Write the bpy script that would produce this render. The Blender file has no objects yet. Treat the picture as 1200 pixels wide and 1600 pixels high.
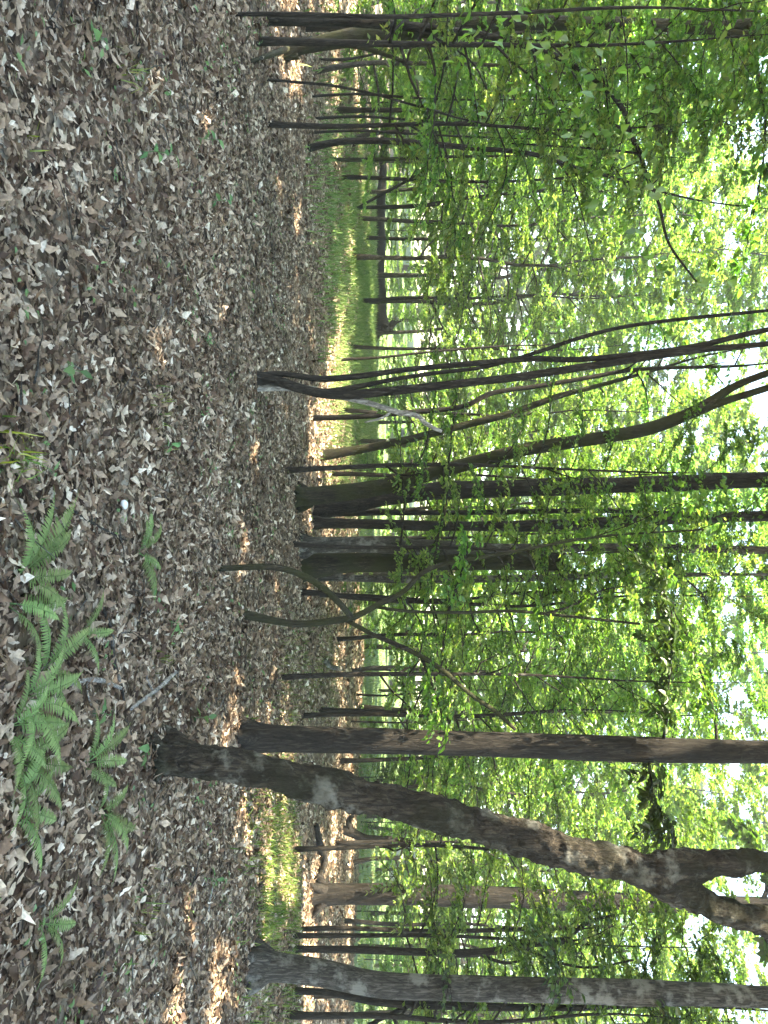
import bpy, math
import numpy as np
from mathutils import Matrix, Vector

# ------------------------------------------------------------------ camera, sky, sun, exposure
sc = bpy.context.scene
COL = sc.collection
CAMH, FPX, HORIZON = 1.55, 1200.0, 640.0
# the photograph lies on its side: scene-up is the picture's right, scene-left is the picture's top
PITCH = math.atan((600.0 - HORIZON) / FPX)
CAM = np.array([0.0, 0.0, CAMH])
FWD = np.array([0.0, math.cos(PITCH), math.sin(PITCH)])
UPV = np.array([0.0, -math.sin(PITCH), math.cos(PITCH)])
RGT = np.array([1.0, 0.0, 0.0])
cam = bpy.data.cameras.new('camera')
cam.sensor_fit = 'VERTICAL'; cam.sensor_height = 36.0; cam.lens = FPX / 1600 * 36.0
cam.clip_start = 0.05; cam.clip_end = 2000
cob = bpy.data.objects.new('camera', cam); COL.objects.link(cob)
M = Matrix.Identity(4)
for i, a in enumerate((UPV, -RGT, -FWD)):
    for j in range(3): M[j][i] = float(a[j])
M[0][3], M[1][3], M[2][3] = 0, 0, CAMH
cob.matrix_world = M
sc.camera = cob

SUN = np.array([-0.36, -0.16, 0.92]); SUN /= np.linalg.norm(SUN)      # towards the sun
w = bpy.data.worlds.new('World'); sc.world = w; w.use_nodes = True
nt = w.node_tree
sky = nt.nodes.new('ShaderNodeTexSky'); sky.sky_type = 'NISHITA'; sky.sun_disc = False
sky.sun_elevation = math.asin(SUN[2]); sky.sun_rotation = math.atan2(SUN[0], SUN[1])
sky.air_density = 1.0; sky.dust_density = 0.7; sky.ozone_density = 1.0
nt.nodes['Background'].inputs['Strength'].default_value = 0.15
nt.links.new(sky.outputs[0], nt.nodes['Background'].inputs['Color'])
sl = bpy.data.lights.new('sun', 'SUN'); sl.energy = 4.5; sl.angle = math.radians(0.55); sl.color = (1.0, 0.95, 0.86)
so = bpy.data.objects.new('sun', sl); COL.objects.link(so)
so.rotation_euler = Vector(SUN).to_track_quat('Z', 'Y').to_euler()
so.location = (0, 0, 40)
sc.view_settings.view_transform = 'Standard'; sc.view_settings.look = 'None'
sc.view_settings.gamma = 1.0; sc.view_settings.use_curve_mapping = False
sc.view_settings.exposure = 3.08
sc.view_settings.use_white_balance = True; sc.view_settings.white_balance_temperature = 8000; sc.view_settings.white_balance_tint = 6   # camera balanced for shade
cy = sc.cycles
cy.max_bounces = 5; cy.diffuse_bounces = 3; cy.glossy_bounces = 2; cy.transmission_bounces = 4; cy.transparent_max_bounces = 4
cy.caustics_reflective = False; cy.caustics_refractive = False
cy.sample_clamp_indirect = 4.0
cy.use_adaptive_sampling = True; cy.adaptive_threshold = 0.02
cy.use_denoising = True
try: cy.denoiser = 'OPENIMAGEDENOISE'; cy.denoising_input_passes = 'RGB_ALBEDO_NORMAL'
except Exception: pass

rng = np.random.default_rng(11)

# ------------------------------------------------------------------ geometry of the place
def sstep(a, b, x):
    t = np.clip((x - a) / (b - a), 0, 1); return t * t * (3 - 2 * t)
def gh(x, y):
    x = np.asarray(x, float); y = np.asarray(y, float)
    z = 0.035 * np.sin(0.9 * x + 1.3) * np.sin(0.7 * y + 0.4) + 0.02 * np.sin(2.3 * x + 0.7 * y) + 0.012 * np.sin(4.1 * y - 2.7 * x + 1)
    z = z + 0.010 * np.sin(7.3 * x + 2.1 * y) * np.sin(6.1 * y - 1.7 * x)
    # shallow ditch beyond the grass strip on the right
    z = z - 0.28 * sstep(2.2, 5.0, x) * np.exp(-((y - 13.0) / 1.7) ** 2)
    z = z + 0.10 * sstep(3.0, 6.0, x) * np.exp(-((y - 9.2) / 0.9) ** 2)
    # land rises gently behind the far lawn
    z = z + 2.2 * sstep(52, 95, y) + 0.7 * np.exp(-((x + 14) / 9) ** 2) * np.exp(-((y - 62) / 4.0) ** 2)
    return z
def ray(u, v):
    return FWD + RGT * ((u - 800) / FPX) + UPV * ((v - 600) / FPX)
def P(u, v, d):
    r = ray(u, v); return CAM + r * (d / r[1])
def ground_hit(u, v):
    r = ray(u, v); t = 1.5
    while t < 120:
        p = CAM + r * t
        if p[2] <= float(gh(p[0], p[1])): return p
        t += 0.01
    return CAM + r * 120
def lawn_mask(x, y):
    edge = 23.0 + 1.6 * np.sin(0.35 * x) + 0.8 * np.sin(1.1 * x + 2) + 9.0 * sstep(-6, -12, x)
    return (y > edge) & (x > -.42 * y)

# ------------------------------------------------------------------ mesh helpers
def mk_mesh(name, V, quads=None, tris=None, rnd=None, mat=None, smooth=False):
    me = bpy.data.meshes.new(name)
    V = np.asarray(V, np.float32).reshape(-1, 3)
    q = np.zeros((0, 4), np.int32) if quads is None or len(quads) == 0 else np.asarray(quads, np.int32).reshape(-1, 4)
    t = np.zeros((0, 3), np.int32) if tris is None or len(tris) == 0 else np.asarray(tris, np.int32).reshape(-1, 3)
    me.vertices.add(len(V)); me.vertices.foreach_set('co', V.ravel())
    me.loops.add(q.size + t.size)
    me.loops.foreach_set('vertex_index', np.concatenate([q.ravel(), t.ravel()]))
    me.polygons.add(len(q) + len(t))
    st = np.concatenate([np.arange(len(q)) * 4, q.size + np.arange(len(t)) * 3]).astype(np.int32)
    me.polygons.foreach_set('loop_start', st)
    if smooth: me.polygons.foreach_set('use_smooth', np.ones(len(st), bool))
    me.update(calc_edges=True)
    if rnd is not None:
        at = me.attributes.new('rnd', 'FLOAT', 'POINT'); at.data.foreach_set('value', np.asarray(rnd, np.float32))
    if mat is not None: me.materials.append(mat)
    return me
def obj(name, me, parent=None, loc=None):
    o = bpy.data.objects.new(name, me); COL.objects.link(o)
    if parent is not None: o.parent = parent
    if loc is not None: o.location = [float(c) for c in loc]
    return o
def tag(o, label=None, cat=None, group=None, kind=None):
    if label: o['label'] = label
    if cat: o['category'] = cat
    if group: o['group'] = group
    if kind: o['kind'] = kind
    return o
def empty(name, loc, label, cat, group=None):
    o = bpy.data.objects.new(name, None); COL.objects.link(o)
    o.location = [float(c) for c in loc]; o.empty_display_size = 0.1
    return tag(o, label, cat, group)
def copy_tree(o, parent=None):
    c = o.copy(); COL.objects.link(c)
    if parent is not None: c.parent = parent
    for ch in list(o.children): copy_tree(ch, c)
    return c

class MB:
    def __init__(s): s.V = []; s.Q = []; s.T = []; s.R = []; s.n = 0
    def add(s, V, Q=None, T=None, R=None):
        V = np.asarray(V, float).reshape(-1, 3)
        if Q is not None and len(Q): s.Q.append(np.asarray(Q) + s.n)
        if T is not None and len(T): s.T.append(np.asarray(T) + s.n)
        s.V.append(V); s.R.append(np.zeros(len(V)) if R is None else np.asarray(R, float)); s.n += len(V)
    def mesh(s, name, mat, smooth=False, off=None):
        V = np.concatenate(s.V)
        if off is not None: V = V - np.asarray(off)
        return mk_mesh(name, V, np.concatenate(s.Q) if s.Q else None, np.concatenate(s.T) if s.T else None, np.concatenate(s.R), mat, smooth)

def norm(a):
    return a / np.maximum(np.linalg.norm(a, axis=-1, keepdims=True), 1e-9)
def resample(pts, vals, n):
    """Catmull-Rom through pts (N,3) with values (N,), n samples by length"""
    pts = np.asarray(pts, float); vals = np.asarray(vals, float)
    A = np.concatenate([pts, vals[:, None]], 1)
    A = np.concatenate([[2 * A[0] - A[1]], A, [2 * A[-1] - A[-2]]])
    out = []
    for i in range(1, len(A) - 2):
        t = np.linspace(0, 1, 12, endpoint=False)[:, None]
        p0, p1, p2, p3 = A[i - 1], A[i], A[i + 1], A[i + 2]
        out.append(0.5 * (2 * p1 + (p2 - p0) * t + (2 * p0 - 5 * p1 + 4 * p2 - p3) * t ** 2 + (-p0 + 3 * p1 - 3 * p2 + p3) * t ** 3))
    out.append(A[-2][None]); C = np.concatenate(out)
    s = np.concatenate([[0], np.cumsum(np.linalg.norm(np.diff(C[:, :3], axis=0), axis=1))])
    q = np.linspace(0, s[-1], n)
    R = np.stack([np.interp(q, s, C[:, k]) for k in range(4)], 1)
    return R[:, :3], np.maximum(R[:, 3], 1e-4)
def tube(mb, pts, rad, sides=8, lump=0.0, flare=0.0, seed=0, flare_len=0.14, roots=5):
    pts = np.asarray(pts, float); rad = np.asarray(rad, float); n = len(pts)
    T = norm(np.gradient(pts, axis=0))
    ref = np.array([1.0, 0, 0]) if abs(T[0][0]) < 0.8 else np.array([0, 1.0, 0])
    N = np.zeros_like(T); N[0] = norm(ref - T[0] * ref.dot(T[0]))
    for i in range(1, n):
        v = N[i - 1] - T[i] * N[i - 1].dot(T[i]); N[i] = norm(v)
    B = np.cross(T, N)
    th = np.linspace(0, 2 * math.pi, sides, endpoint=False)
    s = np.concatenate([[0], np.cumsum(np.linalg.norm(np.diff(pts, axis=0), axis=1))])
    r = np.repeat(rad[:, None], sides, 1)
    if lump > 0:
        g = np.random.default_rng(abs(int(seed)))
        m = np.zeros((n, sides))
        for k in range(7):
            f = g.integers(1, 5); a, b = g.uniform(0, 6.28, 2); fs = g.uniform(0.6, 7.0)
            m += np.sin(f * th[None] + a + 0.8 * np.sin(fs * s[:, None] + b)) * np.sin(fs * s[:, None] * 0.7 + a) / (0.7 + 0.3 * f)
        r = r * (1 + lump * m / 2.0)
    if flare > 0:
        e = np.exp(-s / flare_len)[:, None]
        r = r * (1 + flare * e * (0.75 + 0.55 * np.cos(roots * th[None] + seed)))
    V = pts[:, None] + r[..., None] * (np.cos(th)[None, :, None] * N[:, None] + np.sin(th)[None, :, None] * B[:, None])
    V = V.reshape(-1, 3)
    i = np.arange(n - 1)[:, None] * sides; j = np.arange(sides)[None]; j2 = (j + 1) % sides
    Q = np.stack([i + j, i + j2, i + sides + j2, i + sides + j], -1).reshape(-1, 4)
    V = np.concatenate([V, [pts[-1] + T[-1] * rad[-1] * 0.6, pts[0]]])
    jj = np.arange(sides); base = (n - 1) * sides
    Tr = np.concatenate([np.stack([base + jj, base + (jj + 1) % sides, np.full(sides, n * sides)], -1),
                         np.stack([(jj + 1) % sides, jj, np.full(sides, n * sides + 1)], -1)])
    mb.add(V, Q, Tr)

LEAF3 = (np.array([0, .38, .75, 1.0]), np.array([.06, 1.0, .62, .02]))
LEAF2 = (np.array([0, .42, 1.0]), np.array([.05, 1.0, .03]))
OAK = (np.array([0, .20, .36, .56, .78, 1.0]), np.array([.08, .62, .36, 1.0, .55, .06]))
def leaves(mb, pos, dirv, nrm, L, W, tmpl=LEAF3, fold=0.25, droop=0.15, rnd=None, ccurl=None):
    """rows of three vertices along each leaf; folded on the midrib, bent along its length"""
    pos = np.asarray(pos, float); n = len(pos)
    if n == 0: return
    d = norm(np.asarray(dirv, float)); nr = norm(nrm - d * np.sum(nrm * d, -1, keepdims=True)); sd = np.cross(d, nr)
    t, wd = tmpl; k = len(t)
    L = np.broadcast_to(L, n)[:, None]; W = np.broadcast_to(W, n)[:, None]
    fold = np.broadcast_to(fold, n)[:, None]; droop = np.broadcast_to(droop, n)[:, None]
    c = pos[:, None] + d[:, None] * (L * t)[..., None] - nr[:, None] * (L * droop * t ** 2)[..., None]
    sw = (W * 0.5 * wd)
    off = sd[:, None] * sw[..., None]; up = nr[:, None] * (fold * sw)[..., None]
    V = np.stack([c - off + up, c, c + off + up], 2).reshape(-1, 3)
    a = np.arange(k - 1)[:, None] * 3 + np.array([0, 1])[None]
    q = np.stack([a, a + 1, a + 4, a + 3], -1).reshape(-1, 4)
    Q = (np.arange(n)[:, None, None] * (3 * k) + q[None]).reshape(-1, 4)
    R = np.repeat(rng.random(n) if rnd is None else rnd, 3 * k)
    mb.add(V, Q, None, R)
def diamonds(mb, pos, dirv, nrm, L, W, rnd=None, fold=0.3):
    pos = np.asarray(pos, float); n = len(pos)
    if n == 0: return
    d = norm(np.asarray(dirv, float)); nr = norm(nrm - d * np.sum(nrm * d, -1, keepdims=True)); sd = np.cross(d, nr)
    L = np.broadcast_to(L, n)[:, None]; W = np.broadcast_to(W, n)[:, None]
    m = pos + d * L * .45 + nr * W * fold * .5
    V = np.stack([pos, m + sd * W * .5, pos + d * L, m - sd * W * .5], 1).reshape(-1, 3)
    b = np.arange(n)[:, None] * 4
    T = np.concatenate([b + np.array([0, 1, 2]), b + np.array([0, 2, 3])])
    mb.add(V, None, T, np.repeat(rng.random(n) if rnd is None else rnd, 4))
def cross_blades(mb, pos, h, wd, lean, rnd=None):
    """grass blades: two-segment tapering strips"""
    n = len(pos); az = rng.uniform(0, 6.28, n); ln = rng.uniform(0.1, lean, n)
    d = np.stack([np.cos(az), np.sin(az), np.zeros(n)], 1); sd = np.stack([-np.sin(az), np.cos(az), np.zeros(n)], 1)
    h = np.broadcast_to(h, n); up = np.array([0, 0, 1.0])
    rows = []
    for t, ww in ((0, 1), (.55, .8), (1, .08)):
        c = pos + up * (h * t * (1 - .35 * ln * t))[:, None] + d * (h * ln * t * t)[:, None]
        rows += [c - sd * (wd * ww * .5), c + sd * (wd * ww * .5)]
    V = np.stack(rows, 1).reshape(-1, 3); b = np.arange(n)[:, None] * 6
    Q = np.concatenate([b + np.array([0, 1, 3, 2]), b + np.array([2, 3, 5, 4])])
    mb.add(V, Q, None, np.repeat(rng.random(n) if rnd is None else rnd, 6))

# ------------------------------------------------------------------ materials
def new_mat(name):
    m = bpy.data.materials.new(name); m.use_nodes = True; t = m.node_tree; t.nodes.clear()
    out = t.nodes.new('ShaderNodeOutputMaterial'); return m, t, out
def ramp(t, stops, interp='LINEAR'):
    r = t.nodes.new('ShaderNodeValToRGB'); cr = r.color_ramp; cr.interpolation = interp
    while len(cr.elements) < len(stops): cr.elements.new(0.5)
    for e, (p, c) in zip(cr.elements, stops): e.position = p; e.color = (*c, 1)
    return r
def N(t, kind, **kw):
    n = t.nodes.new(kind)
    for k, v in kw.items():
        if k in n.inputs: n.inputs[k].default_value = v
        else: setattr(n, k, v)
    return n
def rnd_value(t):
    """per-leaf random: stored on the leaf, shifted by the object's own random"""
    a = N(t, 'ShaderNodeAttribute', attribute_name='rnd'); o = N(t, 'ShaderNodeObjectInfo')
    ad = N(t, 'ShaderNodeMath', operation='ADD'); fr = N(t, 'ShaderNodeMath', operation='FRACT')
    t.links.new(a.outputs['Fac'], ad.inputs[0]); t.links.new(o.outputs['Random'], ad.inputs[1]); t.links.new(ad.outputs[0], fr.inputs[0])
    return fr.outputs[0]
def leaf_mat(name, stops, trans=0.5, tcol=(2.1, 2.3, 1.2), gloss=0.05, objvar=0.25):
    m, t, out = new_mat(name)
    a = N(t, 'ShaderNodeAttribute', attribute_name='rnd'); r = ramp(t, stops); t.links.new(a.outputs['Fac'], r.inputs[0])
    oi = N(t, 'ShaderNodeObjectInfo'); hs = N(t, 'ShaderNodeHueSaturation')
    mr = N(t, 'ShaderNodeMapRange'); mr.inputs[3].default_value = 1 - objvar; mr.inputs[4].default_value = 1 + objvar
    mh = N(t, 'ShaderNodeMapRange'); mh.inputs[3].default_value = 0.485; mh.inputs[4].default_value = 0.515
    t.links.new(oi.outputs['Random'], mr.inputs[0]); t.links.new(mr.outputs[0], hs.inputs['Value'])
    t.links.new(oi.outputs['Random'], mh.inputs[0]); t.links.new(mh.outputs[0], hs.inputs['Hue'])
    t.links.new(r.outputs[0], hs.inputs['Color'])
    mul = N(t, 'ShaderNodeMix', data_type='RGBA', blend_type='MULTIPLY'); mul.inputs[0].default_value = 1
    t.links.new(hs.outputs[0], mul.inputs[6]); mul.inputs[7].default_value = (*tcol, 1)
    df = N(t, 'ShaderNodeBsdfDiffuse'); tr = N(t, 'ShaderNodeBsdfTranslucent'); gl = N(t, 'ShaderNodeBsdfGlossy', Roughness=0.38)
    t.links.new(hs.outputs[0], df.inputs[0]); t.links.new(mul.outputs[2], tr.inputs[0])
    mx = N(t, 'ShaderNodeMixShader'); mx.inputs[0].default_value = trans
    t.links.new(df.outputs[0], mx.inputs[1]); t.links.new(tr.outputs[0], mx.inputs[2])
    m2 = N(t, 'ShaderNodeMixShader'); m2.inputs[0].default_value = gloss
    t.links.new(mx.outputs[0], m2.inputs[1]); t.links.new(gl.outputs[0], m2.inputs[2])
    t.links.new(m2.outputs[0], out.inputs[0]); return m
GREEN = [(0, (.035, .085, .02)), (.35, (.06, .13, .028)), (.7, (.09, .175, .036)), (1, (.15, .23, .05))]
SPRING = [(0, (.07, .145, .04)), (.4, (.115, .205, .055)), (.75, (.175, .255, .075)), (1, (.26, .31, .105))]
BACKLITG = [(0, (.022, .048, .013)), (.5, (.04, .08, .02)), (1, (.075, .12, .028))]
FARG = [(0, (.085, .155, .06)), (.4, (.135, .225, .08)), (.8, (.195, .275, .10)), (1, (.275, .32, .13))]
M_LEAF = leaf_mat('leaf_green', GREEN)
M_SPRING = leaf_mat('leaf_spring', SPRING, 0.55)
M_BACKLIT = leaf_mat('leaf_backlit', BACKLITG, 0.4, (1.4, 1.35, .8))  # for backlit sprays: their shade is put into the leaf colour
M_FAR = leaf_mat('leaf_far', FARG, 0.5, gloss=0.0)  # paler leaf colour carries distance haze and sunlit glow
M_FERN = leaf_mat('fern_green', [(0, (.15, .24, .09)), (.5, (.23, .33, .13)), (1, (.35, .42, .19))], 0.4, (1.2, 1.2, .8), gloss=0.02)
M_SEED = leaf_mat('seedling_green', [(0, (.10, .22, .09)), (1, (.20, .34, .13))], 0.35, (1.2, 1.2, .9))
M_GRASS = leaf_mat('grass_green', [(0, (.07, .14, .03)), (.5, (.14, .22, .045)), (.8, (.22, .27, .08)), (1, (.33, .30, .14))], 0.35, (1.2, 1.2, .8), gloss=0.02)
M_BANK = leaf_mat('bank_growth', [(0, (.10, .18, .06)), (.5, (.16, .25, .085)), (1, (.30, .34, .16))], 0.3, (1.1, 1.15, .9), gloss=0.0)
M_LIME = leaf_mat('grass_lime', [(0, (.25, .36, .04)), (1, (.40, .46, .06))], 0.4, (1.2, 1.2, .8))

LITTER = [(0, (.034, .019, .012)), (.12, (.080, .047, .031)), (.28, (.145, .098, .068)), (.48, (.215, .158, .114)), (.66, (.290, .226, .170)),
          (.82, (.375, .308, .242)), (.94, (.48, .42, .345)), (1, (.66, .62, .55))]
def litter_leaf_mat():
    m, t, out = new_mat('dry_leaf')
    v = rnd_value(t); r = ramp(t, [(p, tuple(c * 1.38 for c in col)) for p, col in LITTER]); t.links.new(v, r.inputs[0])
    tc = N(t, 'ShaderNodeTexCoord'); no = N(t, 'ShaderNodeTexNoise', Scale=60.0, Detail=3.0); t.links.new(tc.outputs['Object'], no.inputs['Vector'])
    rr = ramp(t, [(.3, (.62, .60, .58)), (.7, (1.15, 1.12, 1.08))]); t.links.new(no.outputs[0], rr.inputs[0])
    mul = N(t, 'ShaderNodeMix', data_type='RGBA', blend_type='MULTIPLY'); mul.inputs[0].default_value = 1
    t.links.new(r.outputs[0], mul.inputs[6]); t.links.new(rr.outputs[0], mul.inputs[7])
    ge = N(t, 'ShaderNodeNewGeometry'); nd = N(t, 'ShaderNodeTexNoise', Scale=1.1, Detail=4.0, Roughness=.6); t.links.new(ge.outputs['Position'], nd.inputs['Vector'])   # damp and dry drifts
    rd_ = ramp(t, [(.34, (.60, .55, .50)), (.52, (1.0, .99, .97)), (.70, (1.22, 1.20, 1.16))]); t.links.new(nd.outputs[0], rd_.inputs[0])
    mul0 = mul; mul = N(t, 'ShaderNodeMix', data_type='RGBA', blend_type='MULTIPLY'); mul.inputs[0].default_value = 1
    t.links.new(mul0.outputs[2], mul.inputs[6]); t.links.new(rd_.outputs[0], mul.inputs[7])
    df = N(t, 'ShaderNodeBsdfPrincipled', Roughness=0.6); df.inputs['Specular IOR Level'].default_value = 0.35
    tr = N(t, 'ShaderNodeBsdfTranslucent')
    t.links.new(mul.outputs[2], df.inputs['Base Color']); t.links.new(mul.outputs[2], tr.inputs[0])
    mx = N(t, 'ShaderNodeMixShader'); mx.inputs[0].default_value = 0.12
    t.links.new(df.outputs[0], mx.inputs[1]); t.links.new(tr.outputs[0], mx.inputs[2]); t.links.new(mx.outputs[0], out.inputs[0])
    return m
M_DRY = litter_leaf_mat()

def ground_mat():
    m, t, out = new_mat('forest_floor')
    tc = N(t, 'ShaderNodeTexCoord')
    mp = N(t, 'ShaderNodeMapping'); t.links.new(tc.outputs['Object'], mp.inputs[0])
    nw = N(t, 'ShaderNodeTexNoise', Scale=9.0, Detail=3.0); t.links.new(mp.outputs[0], nw.inputs['Vector'])
    wa = N(t, 'ShaderNodeVectorMath', operation='MULTIPLY_ADD'); wa.inputs[1].default_value = (.10, .10, .05)
    t.links.new(nw.outputs[1], wa.inputs[0]); t.links.new(mp.outputs[0], wa.inputs[2])
    vo = N(t, 'ShaderNodeTexVoronoi', Scale=13.0); t.links.new(wa.outputs[0], vo.inputs['Vector'])
    sep = N(t, 'ShaderNodeSeparateColor'); t.links.new(vo.outputs['Color'], sep.inputs[0])
    r = ramp(t, [(p, tuple(c * .95 for c in col)) for p, col in LITTER]); t.links.new(sep.outputs[0], r.inputs[0])
    ed = N(t, 'ShaderNodeTexVoronoi', feature='DISTANCE_TO_EDGE', Scale=13.0); t.links.new(wa.outputs[0], ed.inputs['Vector'])
    er = ramp(t, [(0, (.45, .42, .4)), (.12, (1, 1, 1))]); t.links.new(ed.outputs['Distance'], er.inputs[0])
    mul = N(t, 'ShaderNodeMix', data_type='RGBA', blend_type='MULTIPLY'); mul.inputs[0].default_value = 1
    t.links.new(r.outputs[0], mul.inputs[6]); t.links.new(er.outputs[0], mul.inputs[7])
    n2 = N(t, 'ShaderNodeTexNoise', Scale=0.55, Detail=4.0); t.links.new(mp.outputs[0], n2.inputs['Vector'])
    gr = ramp(t, [(.35, (.62, .58, .52)), (.65, (1.05, 1.04, 1.0))]); t.links.new(n2.outputs[0], gr.inputs[0])
    m2 = N(t, 'ShaderNodeMix', data_type='RGBA', blend_type='MULTIPLY'); m2.inputs[0].default_value = 1
    t.links.new(mul.outputs[2], m2.inputs[6]); t.links.new(gr.outputs[0], m2.inputs[7])
    b = N(t, 'ShaderNodeBsdfPrincipled', Roughness=0.85); t.links.new(m2.outputs[2], b.inputs['Base Color'])
    bp = N(t, 'ShaderNodeBump', Strength=0.8, Distance=0.04); t.links.new(sep.outputs[1], bp.inputs['Height']); t.links.new(bp.outputs[0], b.inputs['Normal'])
    t.links.new(b.outputs[0], out.inputs[0]); return m
def lawn_mat():
    m, t, out = new_mat('lawn')
    tc = N(t, 'ShaderNodeTexCoord'); no = N(t, 'ShaderNodeTexNoise', Scale=0.35, Detail=6.0); t.links.new(tc.outputs['Object'], no.inputs['Vector'])
    r = ramp(t, [(.3, (.085, .15, .05)), (.55, (.13, .20, .07)), (.75, (.22, .24, .12))]); t.links.new(no.outputs[0], r.inputs[0])
    b = N(t, 'ShaderNodeBsdfPrincipled', Roughness=0.9); t.links.new(r.outputs[0], b.inputs['Base Color'])
    n3 = N(t, 'ShaderNodeTexNoise', Scale=25.0, Detail=3.0); t.links.new(tc.outputs['Object'], n3.inputs['Vector'])
    bp = N(t, 'ShaderNodeBump', Strength=0.7, Distance=0.05); t.links.new(n3.outputs[0], bp.inputs['Height']); t.links.new(bp.outputs[0], b.inputs['Normal'])
    t.links.new(b.outputs[0], out.inputs[0]); return m
def bark_mat(name, c0, c1, lichen=(.30, .31, .27), lich=0.62, moss=None, mossp=0.6, ridge=26.0, bump=0.7):
    m, t, out = new_mat(name)
    tc = N(t, 'ShaderNodeTexCoord'); mp = N(t, 'ShaderNodeMapping'); mp.inputs['Scale'].default_value = (1, 1, .14)
    t.links.new(tc.outputs['Object'], mp.inputs[0])
    nw = N(t, 'ShaderNodeTexNoise', Scale=7.0, Detail=4.0); t.links.new(mp.outputs[0], nw.inputs['Vector'])
    wa = N(t, 'ShaderNodeVectorMath', operation='MULTIPLY_ADD'); wa.inputs[1].default_value = (.09, .09, .09)
    t.links.new(nw.outputs[1], wa.inputs[0]); t.links.new(mp.outputs[0], wa.inputs[2])
    vo = N(t, 'ShaderNodeTexNoise', Scale=ridge, Detail=6.0, Roughness=0.62); t.links.new(wa.outputs[0], vo.inputs['Vector'])
    n1 = N(t, 'ShaderNodeTexNoise', Scale=70.0, Detail=6.0, Roughness=0.7); t.links.new(wa.outputs[0], n1.inputs['Vector'])
    hm = N(t, 'ShaderNodeMath', operation='MULTIPLY_ADD'); hm.inputs[1].default_value = .8
    t.links.new(vo.outputs[0], hm.inputs[0]); t.links.new(n1.outputs[0], hm.inputs[2])
    r = ramp(t, [(.66, c0), (.95, c1), (1.0, tuple(min(1, c * 1.7) for c in c1))]); t.links.new(hm.outputs[0], r.inputs[0])
    mpf = N(t, 'ShaderNodeMapping'); mpf.inputs['Scale'].default_value = (1, 1, .16); t.links.new(tc.outputs['Object'], mpf.inputs[0])
    wf = N(t, 'ShaderNodeVectorMath', operation='MULTIPLY_ADD'); wf.inputs[1].default_value = (.07, .07, .10); t.links.new(nw.outputs[1], wf.inputs[0]); t.links.new(mpf.outputs[0], wf.inputs[2])
    fs = N(t, 'ShaderNodeTexVoronoi', feature='DISTANCE_TO_EDGE', Scale=ridge * 1.7); t.links.new(wf.outputs[0], fs.inputs['Vector'])
    fr = ramp(t, [(0, (.35, .33, .32)), (.09, (.85, .85, .85)), (.3, (1.1, 1.1, 1.1))]); t.links.new(fs.outputs['Distance'], fr.inputs[0])
    fm = N(t, 'ShaderNodeMix', data_type='RGBA', blend_type='MULTIPLY'); fm.inputs[0].default_value = .8; t.links.new(r.outputs[0], fm.inputs[6]); t.links.new(fr.outputs[0], fm.inputs[7])
    hs = N(t, 'ShaderNodeMath', operation='MULTIPLY_ADD'); hs.inputs[1].default_value = .35; t.links.new(fr.outputs[0], hs.inputs[0]); t.links.new(hm.outputs[0], hs.inputs[2])
    n2 = N(t, 'ShaderNodeTexNoise', Scale=5.5, Detail=5.0, Roughness=0.6); t.links.new(tc.outputs['Object'], n2.inputs['Vector'])
    lr = ramp(t, [(lich, (0, 0, 0)), (lich + .10, (.75, .75, .75))]); t.links.new(n2.outputs[0], lr.inputs[0])
    mx = N(t, 'ShaderNodeMix', data_type='RGBA'); t.links.new(lr.outputs[0], mx.inputs[0]); t.links.new(fm.outputs[2], mx.inputs[6]); mx.inputs[7].default_value = (*lichen, 1)
    col = mx.outputs[2]
    if moss:
        n3 = N(t, 'ShaderNodeTexNoise', Scale=3.1, Detail=6.0); t.links.new(tc.outputs['Object'], n3.inputs['Vector'])
        ms = ramp(t, [(mossp - .08, (0, 0, 0)), (mossp + .1, (.9, .9, .9))]); t.links.new(n3.outputs[0], ms.inputs[0])
        m3 = N(t, 'ShaderNodeMix', data_type='RGBA'); t.links.new(ms.outputs[0], m3.inputs[0]); t.links.new(col, m3.inputs[6]); m3.inputs[7].default_value = (*moss, 1)
        col = m3.outputs[2]
    b = N(t, 'ShaderNodeBsdfPrincipled', Roughness=0.88); b.inputs['Specular IOR Level'].default_value = 0.25
    t.links.new(col, b.inputs['Base Color'])
    bp = N(t, 'ShaderNodeBump', Strength=bump, Distance=0.035); t.links.new(hs.outputs[0], bp.inputs['Height']); t.links.new(bp.outputs[0], b.inputs['Normal'])
    t.links.new(b.outputs[0], out.inputs[0]); return m
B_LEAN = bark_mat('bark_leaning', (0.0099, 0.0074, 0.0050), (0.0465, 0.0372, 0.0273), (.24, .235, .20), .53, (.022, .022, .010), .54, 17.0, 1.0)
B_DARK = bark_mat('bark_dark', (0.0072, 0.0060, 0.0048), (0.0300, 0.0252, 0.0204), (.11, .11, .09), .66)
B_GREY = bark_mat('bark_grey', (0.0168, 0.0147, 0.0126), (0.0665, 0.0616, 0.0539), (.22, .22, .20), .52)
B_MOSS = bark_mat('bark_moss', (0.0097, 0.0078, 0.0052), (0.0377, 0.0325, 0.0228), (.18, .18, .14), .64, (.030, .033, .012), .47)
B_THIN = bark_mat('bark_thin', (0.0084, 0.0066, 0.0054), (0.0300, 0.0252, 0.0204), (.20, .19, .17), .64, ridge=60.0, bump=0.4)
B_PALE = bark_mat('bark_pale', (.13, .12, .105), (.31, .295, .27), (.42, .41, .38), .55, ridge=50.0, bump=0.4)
B_FAR = bark_mat('bark_far', (.03, .026, .022), (.085, .075, .064), ridge=30.0)  # lighter bark, with distance haze put into its colour

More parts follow.
